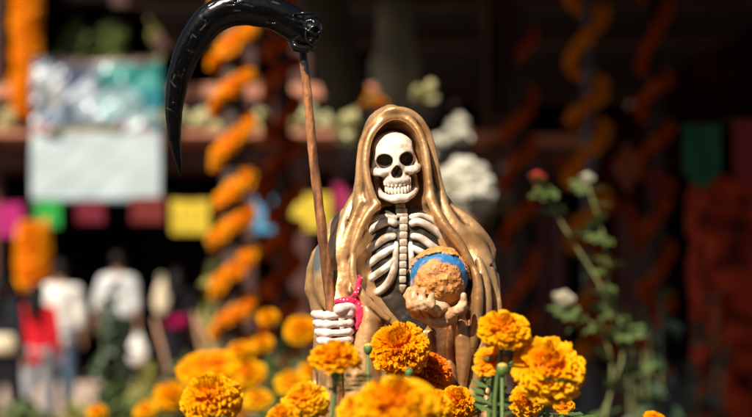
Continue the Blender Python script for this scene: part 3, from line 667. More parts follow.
def marigold(px, py, dia, D, me, label, tilt=(0.25, 0.0), group=None, sq=1.0, lean=(0, 0), stem_r=0.0021, cal=True):
    c = W(px, py, D); r = S(dia / 2, D); rot = Matrix.Rotation(tilt[1], 4, 'Y') @ Matrix.Rotation(tilt[0], 4, 'X')
    t = empty('marigold', (c.x + lean[0], D + lean[1], BED_Z), label, 'marigold', group)
    loc = c - t.location; b = obj('petals', me, M_petal, t, loc, rot.to_euler(), (r, r, r * sq)); b.rotation_euler.rotate_axis('Z', random.uniform(0, 6)); b['kind'] = 'stuff'
    ax = (rot @ Vector((0, 0, -1))).normalized()
    if cal: cy = obj('calyx', CAL, M_stem, t, loc - ax * r * 0.05, rot.to_euler(), (r * 0.9, r * 0.9, r * 1.0))
    top = loc + ax * r * 0.85 * max(sq, .8)
    pts = smooth_pts([(0, 0, 0), (top.x * .35, top.y * .35, top.z * .4), (top.x * .9 + random.uniform(-.007, .007), top.y * .9 + random.uniform(-.006, .006), top.z * .82), tuple(top)], 4)
    mb = MB(); mb.tube(pts, [stem_r] * len(pts), 8); obj('stem', mb.mesh('stem', True), M_stem, t)
    for k in range(3):
        q = pts[min(int(len(pts) * (0.5 + 0.18 * k)), len(pts) - 1)]; l = random.uniform(0.035, 0.05)
        obj('leaf', LEAF, M_green, t, q, (random.uniform(-.3, .3), random.uniform(-.6, .1), random.uniform(0, 6.28)), l * 1.25)
    return t
G1 = 'marigolds blooming round the statue'
marigold(400, 350, 58, 1.845, B_fine[0], 'orange pompom marigold in front of the statue\'s chest, below the globe', (0.75, -0.1), G1)
marigold(431, 373, 42, 1.885, B_fine[2], 'deep orange marigold half hidden behind the one below the globe', (0.7, 0.5), G1)
marigold(457, 404, 38, 1.84, B_fine[0], 'small ruffled orange marigold at the foot of the globe arm\'s sleeve', (0.6, 0.1), G1)
marigold(336, 360, 54, 1.58, B_mid, 'loose open marigold with broad petals under the fist', (0.2, 0.0), G1, sq=0.95)
marigold(397, 408, 84, 1.40, B_soft[0], 'largest blurred marigold at the bottom edge under the statue', (0.35, 0.0), G1, sq=.85)
marigold(360, 412, 46, 1.46, B_soft[1], 'yellow marigold tucked against the left of the largest bottom bloom', (0.4, -0.3), G1)
marigold(433, 406, 40, 1.66, B_soft[0], 'orange marigold tucked against the right of the largest bottom bloom', (0.4, .3), G1)
marigold(305, 404, 50, 1.64, B_soft[1], 'yellow marigold left of the foot of the scythe handle', (0.3, -0.2), G1)
marigold(283, 418, 34, 1.62, B_soft[0], 'marigold cut by the bottom edge, left of the scythe', (0.3, -0.2), G1)
marigold(504, 331, 52, 1.66, B_soft[0], 'upper bloom of the marigold pair right of the cloak', (0.5, 0.1), G1, sq=.85)
marigold(490, 361, 34, 1.69, B_flat, 'small lower bloom of the marigold pair right of the cloak', (0.8, -0.5), G1)
marigold(549, 371, 72, 1.66, B_soft[0], 'large round marigold standing right of the statue', (0.85, 0.12), G1, sq=.95)
marigold(526, 402, 34, 1.80, B_soft[0], 'dim marigold under the left of the large round one', (1.2, -0.3), G1)
marigold(563, 404, 22, 1.82, B_flat, 'tiny marigold under the right of the large round one', (1.0, 0.3), G1)
marigold(655, 419, 24, 1.70, B_flat, 'marigold tip at the bottom edge on the dark right side', (0.3, 0.3), G1)
marigold(212, 401, 60, 1.70, B_fine[1], 'yellow orange ruffled marigold, nearest of the left hand blooms', (0.5, -0.1), G1)
def bud(px, py, dia, D, label, col):
    c = W(px, py, D); r = S(dia / 2, D); t = empty('marigold_bud', (c.x, D, BED_Z), label, 'bud', 'marigold buds')
    m = MB(); m.lathe([(0.25, -1.5), (0.75, -1.1), (1.0, -0.4), (1.02, 0.1), (0.85, 0.5)], 14); v0 = len(m.v)
    o = obj('bud_cup', m.mesh('bud_cup', True), M_stem, t, c - t.location, None, r)
    m = MB()
    for k in range(14):
        a = k * 2.4; q = 0.35 + 0.4 * (k / 14); m.tube([(q * .8 * math.cos(a), q * .8 * math.sin(a), 0.1), (q * math.cos(a), q * math.sin(a), 0.7), (q * .6 * math.cos(a), q * .6 * math.sin(a), 1.25 - q * .5)], [0.2, 0.24, 0.1], 6)
    obj('bud_tip', m.mesh('bud_tip', True), col, t, c - t.location, None, r)
    m = MB(); m.tube([(0, 0, 0), tuple((c - t.location) * 0.5), tuple(c - t.location - Vector((0, 0, r * 1.3)))], S(1.7, D), 8); obj('stem', m.mesh('stem', True), M_stem, t)
M_budtip = mat('bud_tip_yellow', (0.75, 0.55, 0.10), rough=0.5, var=0.2, transl=.2)
bud(368, 348, 9, 1.74, 'pale green marigold bud between the fist and the middle bloom', M_budtip)
bud(502, 369, 11, 1.64, 'yellow marigold bud below the blooms right of the cloak', M_budtip)
bud(409, 372, 8, 1.78, 'green bud standing before the middle marigold', M_stem)
G2 = 'out of focus marigolds behind the statue'
for px, py, dia, D, me, lab, sq in ((208, 367, 54, 2.6, B_flat, 'wide flat marigold behind the ruffled left bloom', .7), (248, 376, 34, 3.3, B_soft[0], 'round marigold right of the wide flat one', 1), (263, 345, 20, 3.9, B_soft[0], 'small marigold under the spiral garland', 1),
        (258, 401, 26, 3.0, B_soft[1], 'yellow marigold by the bottom edge between left blooms', 1), (303, 331, 32, 3.8, B_soft[0], 'orange marigold just left of the fist', 1), (268, 318, 19, 4.2, B_soft[0], 'small round marigold right of the garland post', 1),
        (292, 385, 30, 3.1, B_soft[1], 'yellow marigold behind the foot of the scythe', 1), (232, 388, 26, 3.2, B_soft[0], 'orange marigold low behind the ruffled left bloom', 1), (172, 397, 32, 3.6, B_soft[0], 'faint orange marigold left of the ruffled bloom', 1),
        (146, 412, 22, 4.0, B_soft[1], 'yellow marigold low over the green leaves', 1), (314, 372, 26, 3.6, B_soft[0], 'orange marigold seen between the scythe and the cloak', 1), (97, 413, 18, 4.2, B_soft[0], 'leftmost small marigold at the bottom edge', 1), (240, 352, 22, 4.1, B_soft[0], 'marigold touching the foot of the spiral garland', 1)):
    marigold(px, py, dia * 1.12, min(4.5, D * 1.3), me, lab, (0.4, random.uniform(-.3, .3)), G2, sq=sq)

# raised flower bed that carries statue and flowers, below the picture
M_soil = mat('soil', (0.06, 0.04, 0.025), rough=0.95, var=0.5, scale=15, bump=0.6, bscale=40)
M_stone = mat('stone', (0.30, 0.26, 0.21), rough=0.85, var=0.4, scale=6, bump=0.5, bscale=30)
obj('raised_bed_wall', MB().box((0.05, 3.0, 0.55), (3.0, 3.3, 1.1)).mesh('raised_bed_wall', bevel=0.01), M_stone)['kind'] = 'structure'
obj('raised_bed_ground', MB().box((0.05, 3.0, 1.115), (2.9, 3.2, 0.034)).mesh('raised_bed_ground'), M_soil)['kind'] = 'structure'
statue.location.z = root_loc.z
# block under the statue
tag(obj('statue_plinth', MB().box((root_loc.x + 0.01, D0 + 0.01, (root_loc.z - 0.001 + 1.12) / 2), (0.3, 0.22, max(0.01, root_loc.z - 0.001 - 1.12))).mesh('statue_plinth'), M_stone), 'low stone block under the hooded statue', 'plinth')

# ------------------------------------------------------------------ rose bush on the right
M_rleaf = mat('rose_leaf', (0.10, 0.14, 0.04), spec=.2, rough=0.5, var=0.4, scale=20, transl=0.2)
M_cane = mat('rose_cane', (0.22, 0.22, 0.07), rough=0.6, var=0.4, scale=30)
def rose_leaf():
    m = MB()
    for i in range(5):
        a = (i / 4 - 0.5) * 2.6; ca, sa = math.cos(a), math.sin(a); l = 0.5 if i in (0, 4) else 0.62; x0 = 0.32 if i != 2 else 0.45
        o = Vector((x0 - 0.1 * abs(i - 2), 0, 0)); e = Vector((ca, sa, 0)); s = Vector((-sa, ca, 0)); n = len(m.v)
        for t, w, z in ((0, 0, 0), (.2, .14, .03), (.5, .2, .05), (.8, .13, .02), (1, 0, -.05)):
            m.v += [o + e * l * t + s * w + Vector((0, 0, z + .03)), o + e * l * t + Vector((0, 0, z)), o + e * l * t - s * w + Vector((0, 0, z + .03))]
        for k in range(4):
            q = n + 3 * k; m.f += [[q, q + 1, q + 4, q + 3], [q + 1, q + 2, q + 5, q + 4]]
    return m.mesh('leaf', True)
RLEAF = rose_leaf()
def rose_mesh():
    rg = np.random.RandomState(9); V = []; Q = []
    for i in range(26):
        f = i / 25; az = i * 2.4; rad = 0.18 + 0.72 * f; hh = 1.0 - 0.35 * f; w = 0.9 * (0.35 + 0.65 * f); k0 = len(V)
        for v in range(5):
            tv = v / 4; r_ = rad * math.sin(min(tv * 1.5, 1.35)) * (1 + 0.28 * (tv > .9) * f)
            for u in range(6):
                s = u / 5 * 2 - 1; a = az + s * w / max(rad, .3) * (0.4 + .6 * tv); V.append((r_ * math.cos(a), r_ * math.sin(a), -0.55 + tv * hh * 1.15 - 0.12 * s * s * tv))
        for v in range(4):
            for u in range(5): q = k0 + v * 6 + u; Q.append((q, q + 1, q + 7, q + 6))
    k0 = len(V)
    for i in range(7):
        for j in range(10): p_ = PI * (i + .01) / 6.02; a_ = 2 * PI * j / 10; V.append((.55 * math.sin(p_) * math.cos(a_), .55 * math.sin(p_) * math.sin(a_), .5 * math.cos(p_) - .1))
    for i in range(6):
        for j in range(10): j2 = (j + 1) % 10; Q.append((k0 + i * 10 + j, k0 + (i + 1) * 10 + j, k0 + (i + 1) * 10 + j2, k0 + i * 10 + j2))
    return mesh_np('rose_petals', V, Q)
ROSE = rose_mesh()
M_rwhite = mat('white_rose_petal', (0.80, 0.74, 0.58), rough=0.5, var=0.12, scale=5, transl=0.3)
M_rpink = mat('pink_rose_petal', (0.80, 0.12, 0.07), rough=0.5, var=0.3, scale=5, transl=0.3)
rose_lobes = [('rose_stem', [(556, 500), (590, 440), (622, 360), (614, 325), (600, 285), (575, 245), (551, 205), (538, 183)], 'pink', (537, 178, 21), 3.8, 'pink rosebud on the tallest arching cane, over dark posts'),
              ('rose_stem', [(612, 500), (640, 440), (632, 350), (610, 300), (606, 250), (596, 210), (588, 186)], 'white', (587, 179, 20), 4.0, 'small white rosebud level with the pink one'),
              ('rose_stem', [(560, 500), (600, 430), (612, 370), (600, 330), (578, 318), (566, 309)], 'white', (563, 300, 29), 3.7, 'open white rose low on a short cane')]
for nm, path, colr, (rx, ry_, rd), D, lab in rose_lobes:
    b0 = W(path[0][0], 640, D); t = empty('rose_bush', (b0.x, D, BED_Z), lab, 'rose', 'rose canes on the right')
    P = [Vector((0, 0, 0))] + [W(a, b, D) - t.location for a, b in path[1:]]; P = [Vector(p) for p in smooth_pts([tuple(p) for p in P], 4)]
    m = MB(); m.tube(P, [S(1.3, D)] * len(P), 6); obj('cane', m.mesh('cane', True), M_cane, t)
    c = W(rx, ry_, D) - t.location; obj('rose_petals', ROSE, M_rwhite if colr == 'white' else M_rpink, t, c, (0.35, 0.1, 0.3) if rd > 25 else (.15, .1, .3), (S(rd * .40, D), S(rd * .40, D), S(rd * .60, D)))
    for i in range(3, len(P), 2):
        for k in range(2): obj('leaf', RLEAF, M_rleaf, t, P[i] + Vector((0, 0, 0)), (random.uniform(-.5, .9), random.uniform(-.5, .5), random.uniform(0, 6.28)), S(random.uniform(17, 27), D))

# ------------------------------------------------------------------ garlands wound round posts
M_gpetal = mat('garland_petal', (1, 1, 1), rough=0.6, vcol=True, var=0.05, scale=12, transl=0.4, spec=.2)
G_MD = [bloom_mesh('bloom', 40, 24, pal=5, nu=2, nv=2, wid=0.6, flat=0.85)] * 2  # redder, darker blooms: the portico's shade put into the petal colour
G_DK = [bloom_mesh('bloom', 40, 23, pal=4, nu=2, nv=2, wid=0.6, flat=0.85)] * 2  # darkest blooms: deep shade put into the petal colour
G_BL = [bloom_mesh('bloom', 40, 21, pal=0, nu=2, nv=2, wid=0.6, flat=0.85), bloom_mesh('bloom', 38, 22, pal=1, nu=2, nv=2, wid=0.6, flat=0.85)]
M_post = mat('post_wood', (0.05, 0.028, 0.018), rough=0.8, var=0.5, scale=8, bump=0.4, bscale=40)
M_metal = mat('grey_post', (0.12, 0.13, 0.15), rough=0.5, var=0.3, scale=8)
def spiral(px, D, rad_px, tube_px, pitch_px, ztop, zbot, phase_py, label, plabel, post_r, pmat, nmax=290, lean=0.0, BL=None, group='marigold garlands wound round posts'):
    x0 = W(px, 208, D).x; rr = S(rad_px, D); tr = S(tube_px / 2, D); pitch = S(pitch_px, D); zph = W(px, phase_py, D).z
    p = MB(); p.lathe([(post_r, 0), (post_r, ztop * 0.5), (post_r * .95, ztop)], 14); po = obj('post', p.mesh('garland_post', True), pmat, None, (x0, D, 0)); po.name = 'garland_post'
    tag(po, plabel, 'post', 'posts carrying the portico')
    t = empty('marigold_garland', (x0, D, zbot), label, 'garland', group)
    Lt = math.hypot(2 * PI * rr, pitch); turns = (ztop - zbot) / pitch; n = int(min(nmax, turns * Lt / (tr * 0.5))); cord = []; BL = BL or G_BL
    for i in range(n):
        tt = turns * i / n + 0.25 - (zph - zbot) / pitch; k_ = math.floor(tt); fr = tt - k_
        ph = PI + 2 * PI * fr; z = zph + pitch * (k_ + (fr * 2 * .76 if fr < .5 else .76 + (fr - .5) * 2 * .24) - .38)
        if z < zbot or z > ztop or random.random() < .06: continue
        wob = math.sin(z * 5.1 + px) * .12 + math.sin(z * 11.7) * .08; z += pitch * wob; rr_ = rr * (1 + .5 * wob)
        c = Vector((rr_ * math.cos(ph), rr_ * math.sin(ph), z - zbot)); cord.append(c)
        s = tr * random.uniform(0.78, 1.12); j = tr * .25
        o = obj('bloom', BL[i & 1], M_gpetal, t, c + Vector((random.uniform(-j, j), random.uniform(-j, j), random.uniform(-j, j))), (random.uniform(0, 1.6), random.uniform(-.6, .6), ph + 1.57), s)
    m = MB(); m.tube(cord, [0.004] * len(cord), 4); obj('cord', m.mesh('cord'), M_post, t)
ROOF_Z = 3.62
spiral(233, 8.0, 16, 19, 46, ROOF_Z - 0.05, 0.95, 184, 'bright orange marigold garland spiralling up the sunlit post left of the scythe', 'dark wooden post under the bright orange spiral garland', S(12, 8.0), M_post)
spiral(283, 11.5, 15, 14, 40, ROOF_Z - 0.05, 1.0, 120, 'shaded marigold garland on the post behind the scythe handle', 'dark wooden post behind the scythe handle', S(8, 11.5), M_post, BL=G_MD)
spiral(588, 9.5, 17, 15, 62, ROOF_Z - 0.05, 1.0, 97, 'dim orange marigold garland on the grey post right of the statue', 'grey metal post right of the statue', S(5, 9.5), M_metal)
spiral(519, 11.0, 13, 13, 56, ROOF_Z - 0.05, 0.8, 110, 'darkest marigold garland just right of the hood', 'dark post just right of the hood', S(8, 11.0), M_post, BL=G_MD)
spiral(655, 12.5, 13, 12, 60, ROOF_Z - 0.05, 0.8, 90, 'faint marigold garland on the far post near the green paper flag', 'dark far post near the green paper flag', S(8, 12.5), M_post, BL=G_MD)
def hanging(px, D, w_px, top, bot, label, n=150):
    a, b = W(px, top, D), W(px, bot, D); t = empty('marigold_garland', a, label, 'garland', 'hanging bundles of marigolds'); r = S(w_px / 2, D); h = a.z - b.z
    for i in range(n):
        z = -h * i / n; q = r * (0.72 if z > -h + r else 0.72 * math.sqrt(max(0.05, 1 - ((z + h - r) / r) ** 2))); ph = i * 2.4
        obj('bloom', G_BL[i & 1], M_gpetal, t, (q * math.cos(ph), q * math.sin(ph), z), (random.uniform(0, 3), random.uniform(0, 3), ph), r * 0.34 * random.uniform(.85, 1.15))
    m = MB(); m.tube([(0, 0, 0.3), (0, 0, -h + r * .3)], 0.03, 6); obj('cord', m.mesh('cord'), M_post, t)
hanging(27, 22.7, 31, -60, 116, 'thick column of marigolds hanging beside the banner', 260)
hanging(33, 21.2, 34, 224, 290, 'round ended bundle of marigolds hanging below the banner', 130)

# ------------------------------------------------------------------ ground, paving and green bed
M_ground = mat('ground', (0.13, 0.09, 0.065), rough=0.95, var=0.45, scale=1.2, bump=0.3, bscale=12)
obj('ground', MB().box((0, 40, -0.05), (160, 160, 0.1)).mesh('ground'), M_ground)['kind'] = 'structure'
M_pave = mat('paving', (0.46, 0.33, 0.26), rough=0.9, var=0.25, scale=2.0, bump=0.3, bscale=14)
pave = obj('pavement', MB().box((-2.3, 18.4, 0.001), (6.0, 11.4, 0.01)).mesh('pavement'), mat('joint', (0.16, 0.11, 0.085), rough=.95)); pave['kind'] = 'structure'
slab = MB().box((0, 0, 0), (0.48, 0.48, 0.03)).mesh('paver', bevel=0.006)
for i in range(11):
    for j in range(22): obj('paver', slab, M_pave, pave, (-4.8 + i * 0.5 + 0.03 * (j & 1), 13.1 + j * 0.5, 0.015 + random.uniform(0, .004)))
M_bush = mat('bush_leaf', (0.14, 0.20, 0.04), rough=0.5, var=0.5, scale=3, transl=0.25)
M_bush2 = mat('bush_leaf_yellow', (0.42, 0.38, 0.09), rough=0.55, var=0.5, scale=4, transl=0.25)
M_dark = mat('leaf_dark', (0.035, 0.07, 0.025), rough=0.5, var=0.5, scale=4, transl=0.1)
def bush(name, loc, size, n, m, label, cat='plant', group=None, leaf=0.06, seed=1, stems=5, parent=None):
    rg = np.random.RandomState(seed); V = []; Q = []
    for i in range(n):
        d = rg.normal(size=3); d /= np.linalg.norm(d); r_ = rg.uniform(0.2, 1) ** 0.5; c = np.array([d[0] * size[0] * r_, d[1] * size[1] * r_, size[2] * (0.55 + 0.45 * d[2] * r_)])
        a = rg.normal(size=3); a /= np.linalg.norm(a); b = np.cross(a, rg.normal(size=3)); b /= np.linalg.norm(b); l = leaf * rg.uniform(.6, 1.4); k = len(V)
        V += [c - a * l, c + b * l * .4, c + a * l, c - b * l * .4]; Q.append((k, k + 1, k + 2, k + 3))
    t = parent if parent else empty(name, loc, label, cat, group)
    o = obj('foliage', mesh_np('foliage', V, Q, smooth=False), m, t); o['kind'] = 'stuff'
    mb = MB()
    for i in range(stems):
        a = rg.uniform(0, 6.28); mb.tube([(0, 0, 0), (size[0] * .3 * math.cos(a), size[1] * .3 * math.sin(a), size[2] * .5), (size[0] * .7 * math.cos(a), size[1] * .7 * math.sin(a), size[2] * rg.uniform(.75, 1))], [leaf * .2, leaf * .15, leaf * .08], 5)
    obj('stems', mb.mesh('stems'), M_cane, t); return t
G3 = 'leafy plants in the garden bed'
def bush_at(px, top, D, w_px, m, label, n=700, leaf=0.05, seed=1, stems=5):
    p = W(px, top, D); return bush('garden_plant', (p.x, D, 0), (S(w_px / 2, D), S(w_px / 2, D), p.z), n, m, label, 'plant', G3, leaf, seed, stems)
bush_at(20, 395, 9.5, 90, M_bush, 'green leafy plant in the bottom left corner', seed=1)
bush_at(78, 400, 9.0, 70, M_bush2, 'yellowish leafy plant between the corner and the grey shirt', seed=2)
bush_at(112, 285, 9.0, 34, M_dark, 'tall dark leafy plant in front of the man in grey', n=420, seed=3)
bush_at(150, 362, 8.6, 56, M_bush2, 'straw coloured bushy plant right of the dark tall one', seed=4)
bush_at(190, 350, 9.2, 60, M_bush, 'green plant before the woman with the magenta bag', seed=5)
bush_at(215, 230, 9.6, 26, M_bush2, 'thin yellowish plant climbing beside the garland post', n=260, seed=6)
bush_at(120, 385, 7.6, 80, M_bush, 'nearest green plant over the bottom edge', seed=7)
bush_at(290, 340, 8.8, 70, M_bush, 'green plant behind the small marigolds near the scythe', seed=8)
# ------------------------------------------------------------------ building behind with balcony
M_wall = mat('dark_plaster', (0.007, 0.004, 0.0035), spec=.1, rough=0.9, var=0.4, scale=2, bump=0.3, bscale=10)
M_terr = mat('terracotta', (0.50, 0.20, 0.11), rough=0.8, var=0.35, scale=3, bump=0.3, bscale=14)
M_beam = mat('red_brown_beam', (0.07, 0.022, 0.014), rough=0.75, var=0.4, scale=4)
BY = 23.0; SB = BY / 19.0
def BZ(z): return EYE + (z - EYE) * SB
bd = empty('balcony_building', (0, 22 * SB, EYE - EYE * SB), 'dark two storey building with open ground floor and flower balcony', 'building')
bd.scale = (SB, SB, SB)
def bpart(name, c, d, m, bev=0.0, **k): return obj(name, MB().box((c[0], c[1] - 22, c[2]), d, **k).mesh(name, bevel=bev), m, bd)
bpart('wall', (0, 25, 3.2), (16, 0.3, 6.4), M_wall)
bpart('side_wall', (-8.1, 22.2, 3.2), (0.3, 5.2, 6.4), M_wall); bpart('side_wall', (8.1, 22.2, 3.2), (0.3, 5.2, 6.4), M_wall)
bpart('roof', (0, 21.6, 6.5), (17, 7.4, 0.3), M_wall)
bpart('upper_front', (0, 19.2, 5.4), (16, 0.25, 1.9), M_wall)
bpart('balcony_floor', (0, 21.9, 2.93), (16, 5.8, 0.14), M_terr, 0.01)
for x0, x1 in ((-8, -3.05), (-2.2, 1.6)):
    bpart('handrail', ((x0 + x1) / 2, 19.0, 3.46), (x1 - x0, 0.12, 0.14), M_terr, 0.02)
x = -7.8
while x < 1.6:
    if not (-3.05 < x < -2.2): obj('baluster', MB().lathe([(0.03, 0), (0.05, .1), (0.03, .2), (0.03, .36), (0.045, .39)], 8).mesh('baluster', True), M_beam, bd, (x, 19.0 - 22, 3.0))
    x += 0.32
for px in (-10, 245, 300, 345, 500, 640, 735):
    q = W(px, 200, 19.0).x; bpart('pillar', (q, 19.1, 3.2), (0.22, 0.24, 6.3), M_beam, 0.02)
bpart('lintel', (0, 19.05, 2.74), (16, 0.2, 0.2), M_beam)
# flower boxes and pots on the balcony ledge
M_cream = mat('cream_petal', (0.85, 0.80, 0.46), rough=0.6, var=0.3, scale=4, transl=.2)
M_whitef = mat('white_petal', (0.86, 0.82, 0.70), rough=0.6, var=0.08, scale=10, transl=.25)
def bouquet(px, py, D, w, h, m, label, base_z, cat='flowers', group=None, seed=1, n=26, pot=True, hr=0.16, leafm=None):
    "round cluster of blooms over leaves in a pot"
    c = W(px, py, D); rg = random.Random(seed); t = empty('potted_flowers', (c.x, D, base_z), label, cat, group); a, b = S(w / 2, D), S(h / 2, D)
    for i in range(n):
        d = Vector((rg.gauss(0, 1), rg.gauss(0, 1), rg.gauss(0, 1))).normalized(); rr = rg.uniform(.7, 1)
        obj('bloom', G_BLW, m, t, Vector((d.x * a * rr, d.y * a * rr, d.z * b * rr + c.z - base_z)), (rg.uniform(-1, 1), rg.uniform(-1, 1), rg.uniform(0, 6)), a * hr * 2 * rg.uniform(.8, 1.2))
    V = []; Q = []; r2 = np.random.RandomState(seed)
    for i in range(160):
        d = r2.normal(size=3); d /= np.linalg.norm(d); p = np.array([d[0] * a * .6, d[1] * a * .6, d[2] * b * .68 + c.z - base_z]); u = r2.normal(size=3); u /= np.linalg.norm(u); v = np.cross(u, d); l = a * .22; k = len(V)
        V += [p - u * l, p + v * l * .4, p + u * l, p - v * l * .4]; Q.append((k, k + 1, k + 2, k + 3))
    o = obj('foliage', mesh_np('foliage', V, Q, smooth=False), leafm or M_bush, t); o['kind'] = 'stuff'
    if pot and c.z - base_z > 1.0:
        zb = c.z - b * .8 - .2 - base_z; obj('stand', MB().lathe([(.12, 0), (.02, .04), (.018, zb)], 10).mesh('stand', True), M_post, t); obj('pot', MB().lathe([(.04, zb), (.06, zb + .1), (.07, zb + .2)], 12).mesh('pot', True), M_wall, t)
    elif pot: ph = max(0.05, c.z - b * .7 - base_z); obj('pot', MB().lathe([(a * .4, 0), (a * .5, ph * .5), (a * .62, ph * .9), (a * .66, ph)], 14).mesh('pot', True), M_terr, t)
    return t
G_BLW = bloom_mesh('bloom', 30, 33, nu=2, nv=2, wid=0.6, flat=0.8)
G4 = 'pale flower pots on the balcony ledge'
for i, (px, w, lab) in enumerate(((8, 22, 'cream flowers in the leftmost pot of the balcony ledge'), (175, 26, 'cream flowers in the pot behind the scythe tip'), (207, 30, 'cream flowers in the pot left of the spiral garland'), (251, 30, 'cream flowers in the pot right of the spiral garland'),
                                   (303, 32, 'cream flowers in the pot by the scythe handle'), (335, 30, 'cream flowers in the pot between scythe handle and hood'))):
    bouquet(px, 121, BY - 0.3, w, 24, M_cream, lab, BZ(3.0), 'flowers', G4, seed=i + 3, n=24)
bpart('ledge', (-3.2, 18.75, 2.975), (9.4, 0.5, 0.05), M_terr, 0.005)
for px, py, lab in ((75, 27, 'green potted plant above the left of the banner'), (112, 20, 'green potted plant above the right of the banner'), (66, 48, 'small green plant low above the banner')):
    p = W(px, py, 23.4); tb = bush('balcony_plant', (p.x, 23.4, BZ(3.0)), (0.24, 0.24, p.z - BZ(3.0) + .15), 340, M_bush, lab, 'plant', 'green plants on the balcony', .07, int(px)); 
p = W(161, 60, 22.4); hv = bush('hanging_vine', (p.x, 22.4, p.z), (0.16, 0.12, 1.0), 260, M_bush2, 'pale green vine hanging from the balcony front above the scythe', 'vine', None, .08, 5)
obj('hook_cord', MB().tube([(0, 0, .5), (0, 0, 1.6)], 0.01, 5).mesh('hook_cord'), M_post, hv)
# little household things shining on the balcony shelf behind the spiral garland
M_pinkw = mat('pinkish_box', (0.62, 0.36, 0.30), rough=.6, var=.2); M_bluew = mat('grey_blue_box', (0.20, 0.26, 0.33), rough=.6, var=.2)
for i, (px, py, w, h, mm, lab) in enumerate(((253, 92, 24, 22, M_pinkw, 'pinkish crate on the balcony behind the spiral garland'), (196, 98, 16, 20, M_bluew, 'grey blue crate on the balcony behind the scythe blade'), (291, 90, 26, 20, M_pinkw, 'pinkish crate on the balcony left of the scythe handle'), (318, 96, 20, 18, M_bluew, 'grey blue crate on the balcony right of the scythe handle'))):
    c = W(px, py, BY + 0.3); ww, hh = S(w, BY), S(h, BY); t = empty('crate', (c.x, BY + .3, BZ(3.0)), lab, 'crate', 'crates on the balcony'); zc = c.z - BZ(3.0)
    for k in range(4): obj('plank', MB().box((0, -.13, zc - hh / 2 + (k + .5) * hh / 4), (ww, .02, hh / 4 - .012)).mesh('plank', bevel=.003), mm, t)
    obj('crate_body', MB().box((0, 0, zc), (ww - .02, .22, hh - .02)).mesh('crate_body'), mm, t); obj('crate_stand', MB().box((0, 0, (zc - hh / 2) / 2), (ww * .8, .2, zc - hh / 2)).mesh('crate_stand'), M_wall, t)

# ------------------------------------------------------------------ printed banner
def banner():
    D = 22.0; c = W(96, 130, D); t = empty('banner', c, 'glossy hanging banner, teal blue collage above a blank grey white panel', 'banner')
    wx = S(128, D); 
    def sheet(name, y0, y1, col, seed, amp, m):
        nx, nz = 120, 80; V = []; C = []; za, zb = -S(y0 - 130, D), -S(y1 - 130, D)
        X, Z = np.meshgrid(np.linspace(0, 1, nx), np.linspace(0, 1, nz)); x = (X - .5) * wx * (1 + .012 * np.sin(Z * 3)); z = za + (zb - za) * Z
        wr = (fbm(X * 10 + Z * 5 + seed, Z * 2.0, X * 0, 1.6, 3) - .5) * amp * (1.3 - X) + np.sin((X * 1.2 - Z) * 9) * amp * .12
        if y0 < 100: z = z - 0.03 * np.sin(X * PI) * (1 - Z) - .02 * (np.abs(np.sin(X * PI * 3)) - .5) * (1 - Z)
        V = np.stack([x.ravel(), wr.ravel(), z.ravel()], 1); C = col(X.ravel(), Z.ravel())
        n = len(V); V2 = V + np.array([0, .004, 0]); q = np.arange(nx * nz).reshape(nz, nx)
        Q = np.stack([q[:-1, :-1].ravel(), q[1:, :-1].ravel(), q[1:, 1:].ravel(), q[:-1, 1:].ravel()], 1)
        return obj(name, mesh_np(name, np.concatenate([V, V2]), np.concatenate([Q, Q[:, ::-1] + n]), np.concatenate([C, C])), m, t)
    def top(X, Z):
        n = fbm(X * 8, Z * 6, X * 0 + 3, 1.6, 3); C = np.tile([0.16, 0.22, 0.30], (len(X), 1)); 
        def b(w, c):
            nonlocal C
            w = np.clip(w, 0, 1)[:, None]; C = C * (1 - w) + np.array(c) * w
        b((n - .48) * 6, [0.62, 0.68, 0.72]); b((X - .5) * 12 * (Z < .5), [0.02, 0.34, 0.30]); b((X - .72) * 14 * (Z > .45), [0.03, 0.30, 0.36])
        for cx, cz, rx, rz, c in ((.68, .66, .20, .30, [.45, .68, .72]), (.42, .72, .09, .2, [.55, .68, .78]), (.80, .88, .07, .1, [.8, .9, .92]), (.18, .45, .05, .3, [.8, .82, .82]), (.30, .25, .10, .16, [.10, .13, .22]), (.93, .8, .05, .1, [.7, .9, .9])):
            b((1 - ((X - cx) / rx) ** 2 - ((Z - cz) / rz) ** 2) * 4, c)
        for cx, cz, r_ in ((.06, .94, .03), (.12, .96, .02), (.70, .93, .03), (.88, .95, .03), (.62, .95, .02)): b((1 - ((X - cx) / r_) ** 2 - ((Z - cz) / (r_ * 2)) ** 2) * 5, [.62, .10, .14])
        b((Z - .94) * 40 * (np.abs(X - .42) < .26), [.55, .50, .12]); b((Z < .06).astype(float) * (X > .2), [.55, .35, .28]); return C * .5
    def low(X, Z):
        C = np.tile([0.36, 0.43, 0.44], (len(X), 1)); w = np.clip((.04 - Z) * 60, 0, 1)[:, None]; C = C * (1 - w) + np.array([.45, .40, .35]) * w
        w = np.clip((Z - .955) * 60, 0, 1)[:, None]; return C * (1 - w) + np.array([.03, .08, .10]) * w
    sheet('printed_panel', 57, 131, top, 3, .26, mat('vinyl_print', (1, 1, 1), rough=.28, vcol=True, var=.05, spec=.6))
    sheet('blank_panel', 131.5, 202, low, 8, .035, mat('vinyl_blank', (1, 1, 1), rough=.5, vcol=True, var=.05))
    m = MB(); m.tube([(-wx / 2, 0, S(73, D)), (0, 0.02, S(71, D)), (wx / 2, 0, S(73, D))], .012, 6); m.tube([(-wx / 2, 0, S(73, D)), (-wx / 2 - .05, .5, S(82, D))], .008, 5); m.tube([(wx / 2, 0, S(73, D)), (wx / 2 + .05, .5, S(82, D))], .008, 5)
    obj('rope', m.mesh('rope'), M_post, t)
banner()

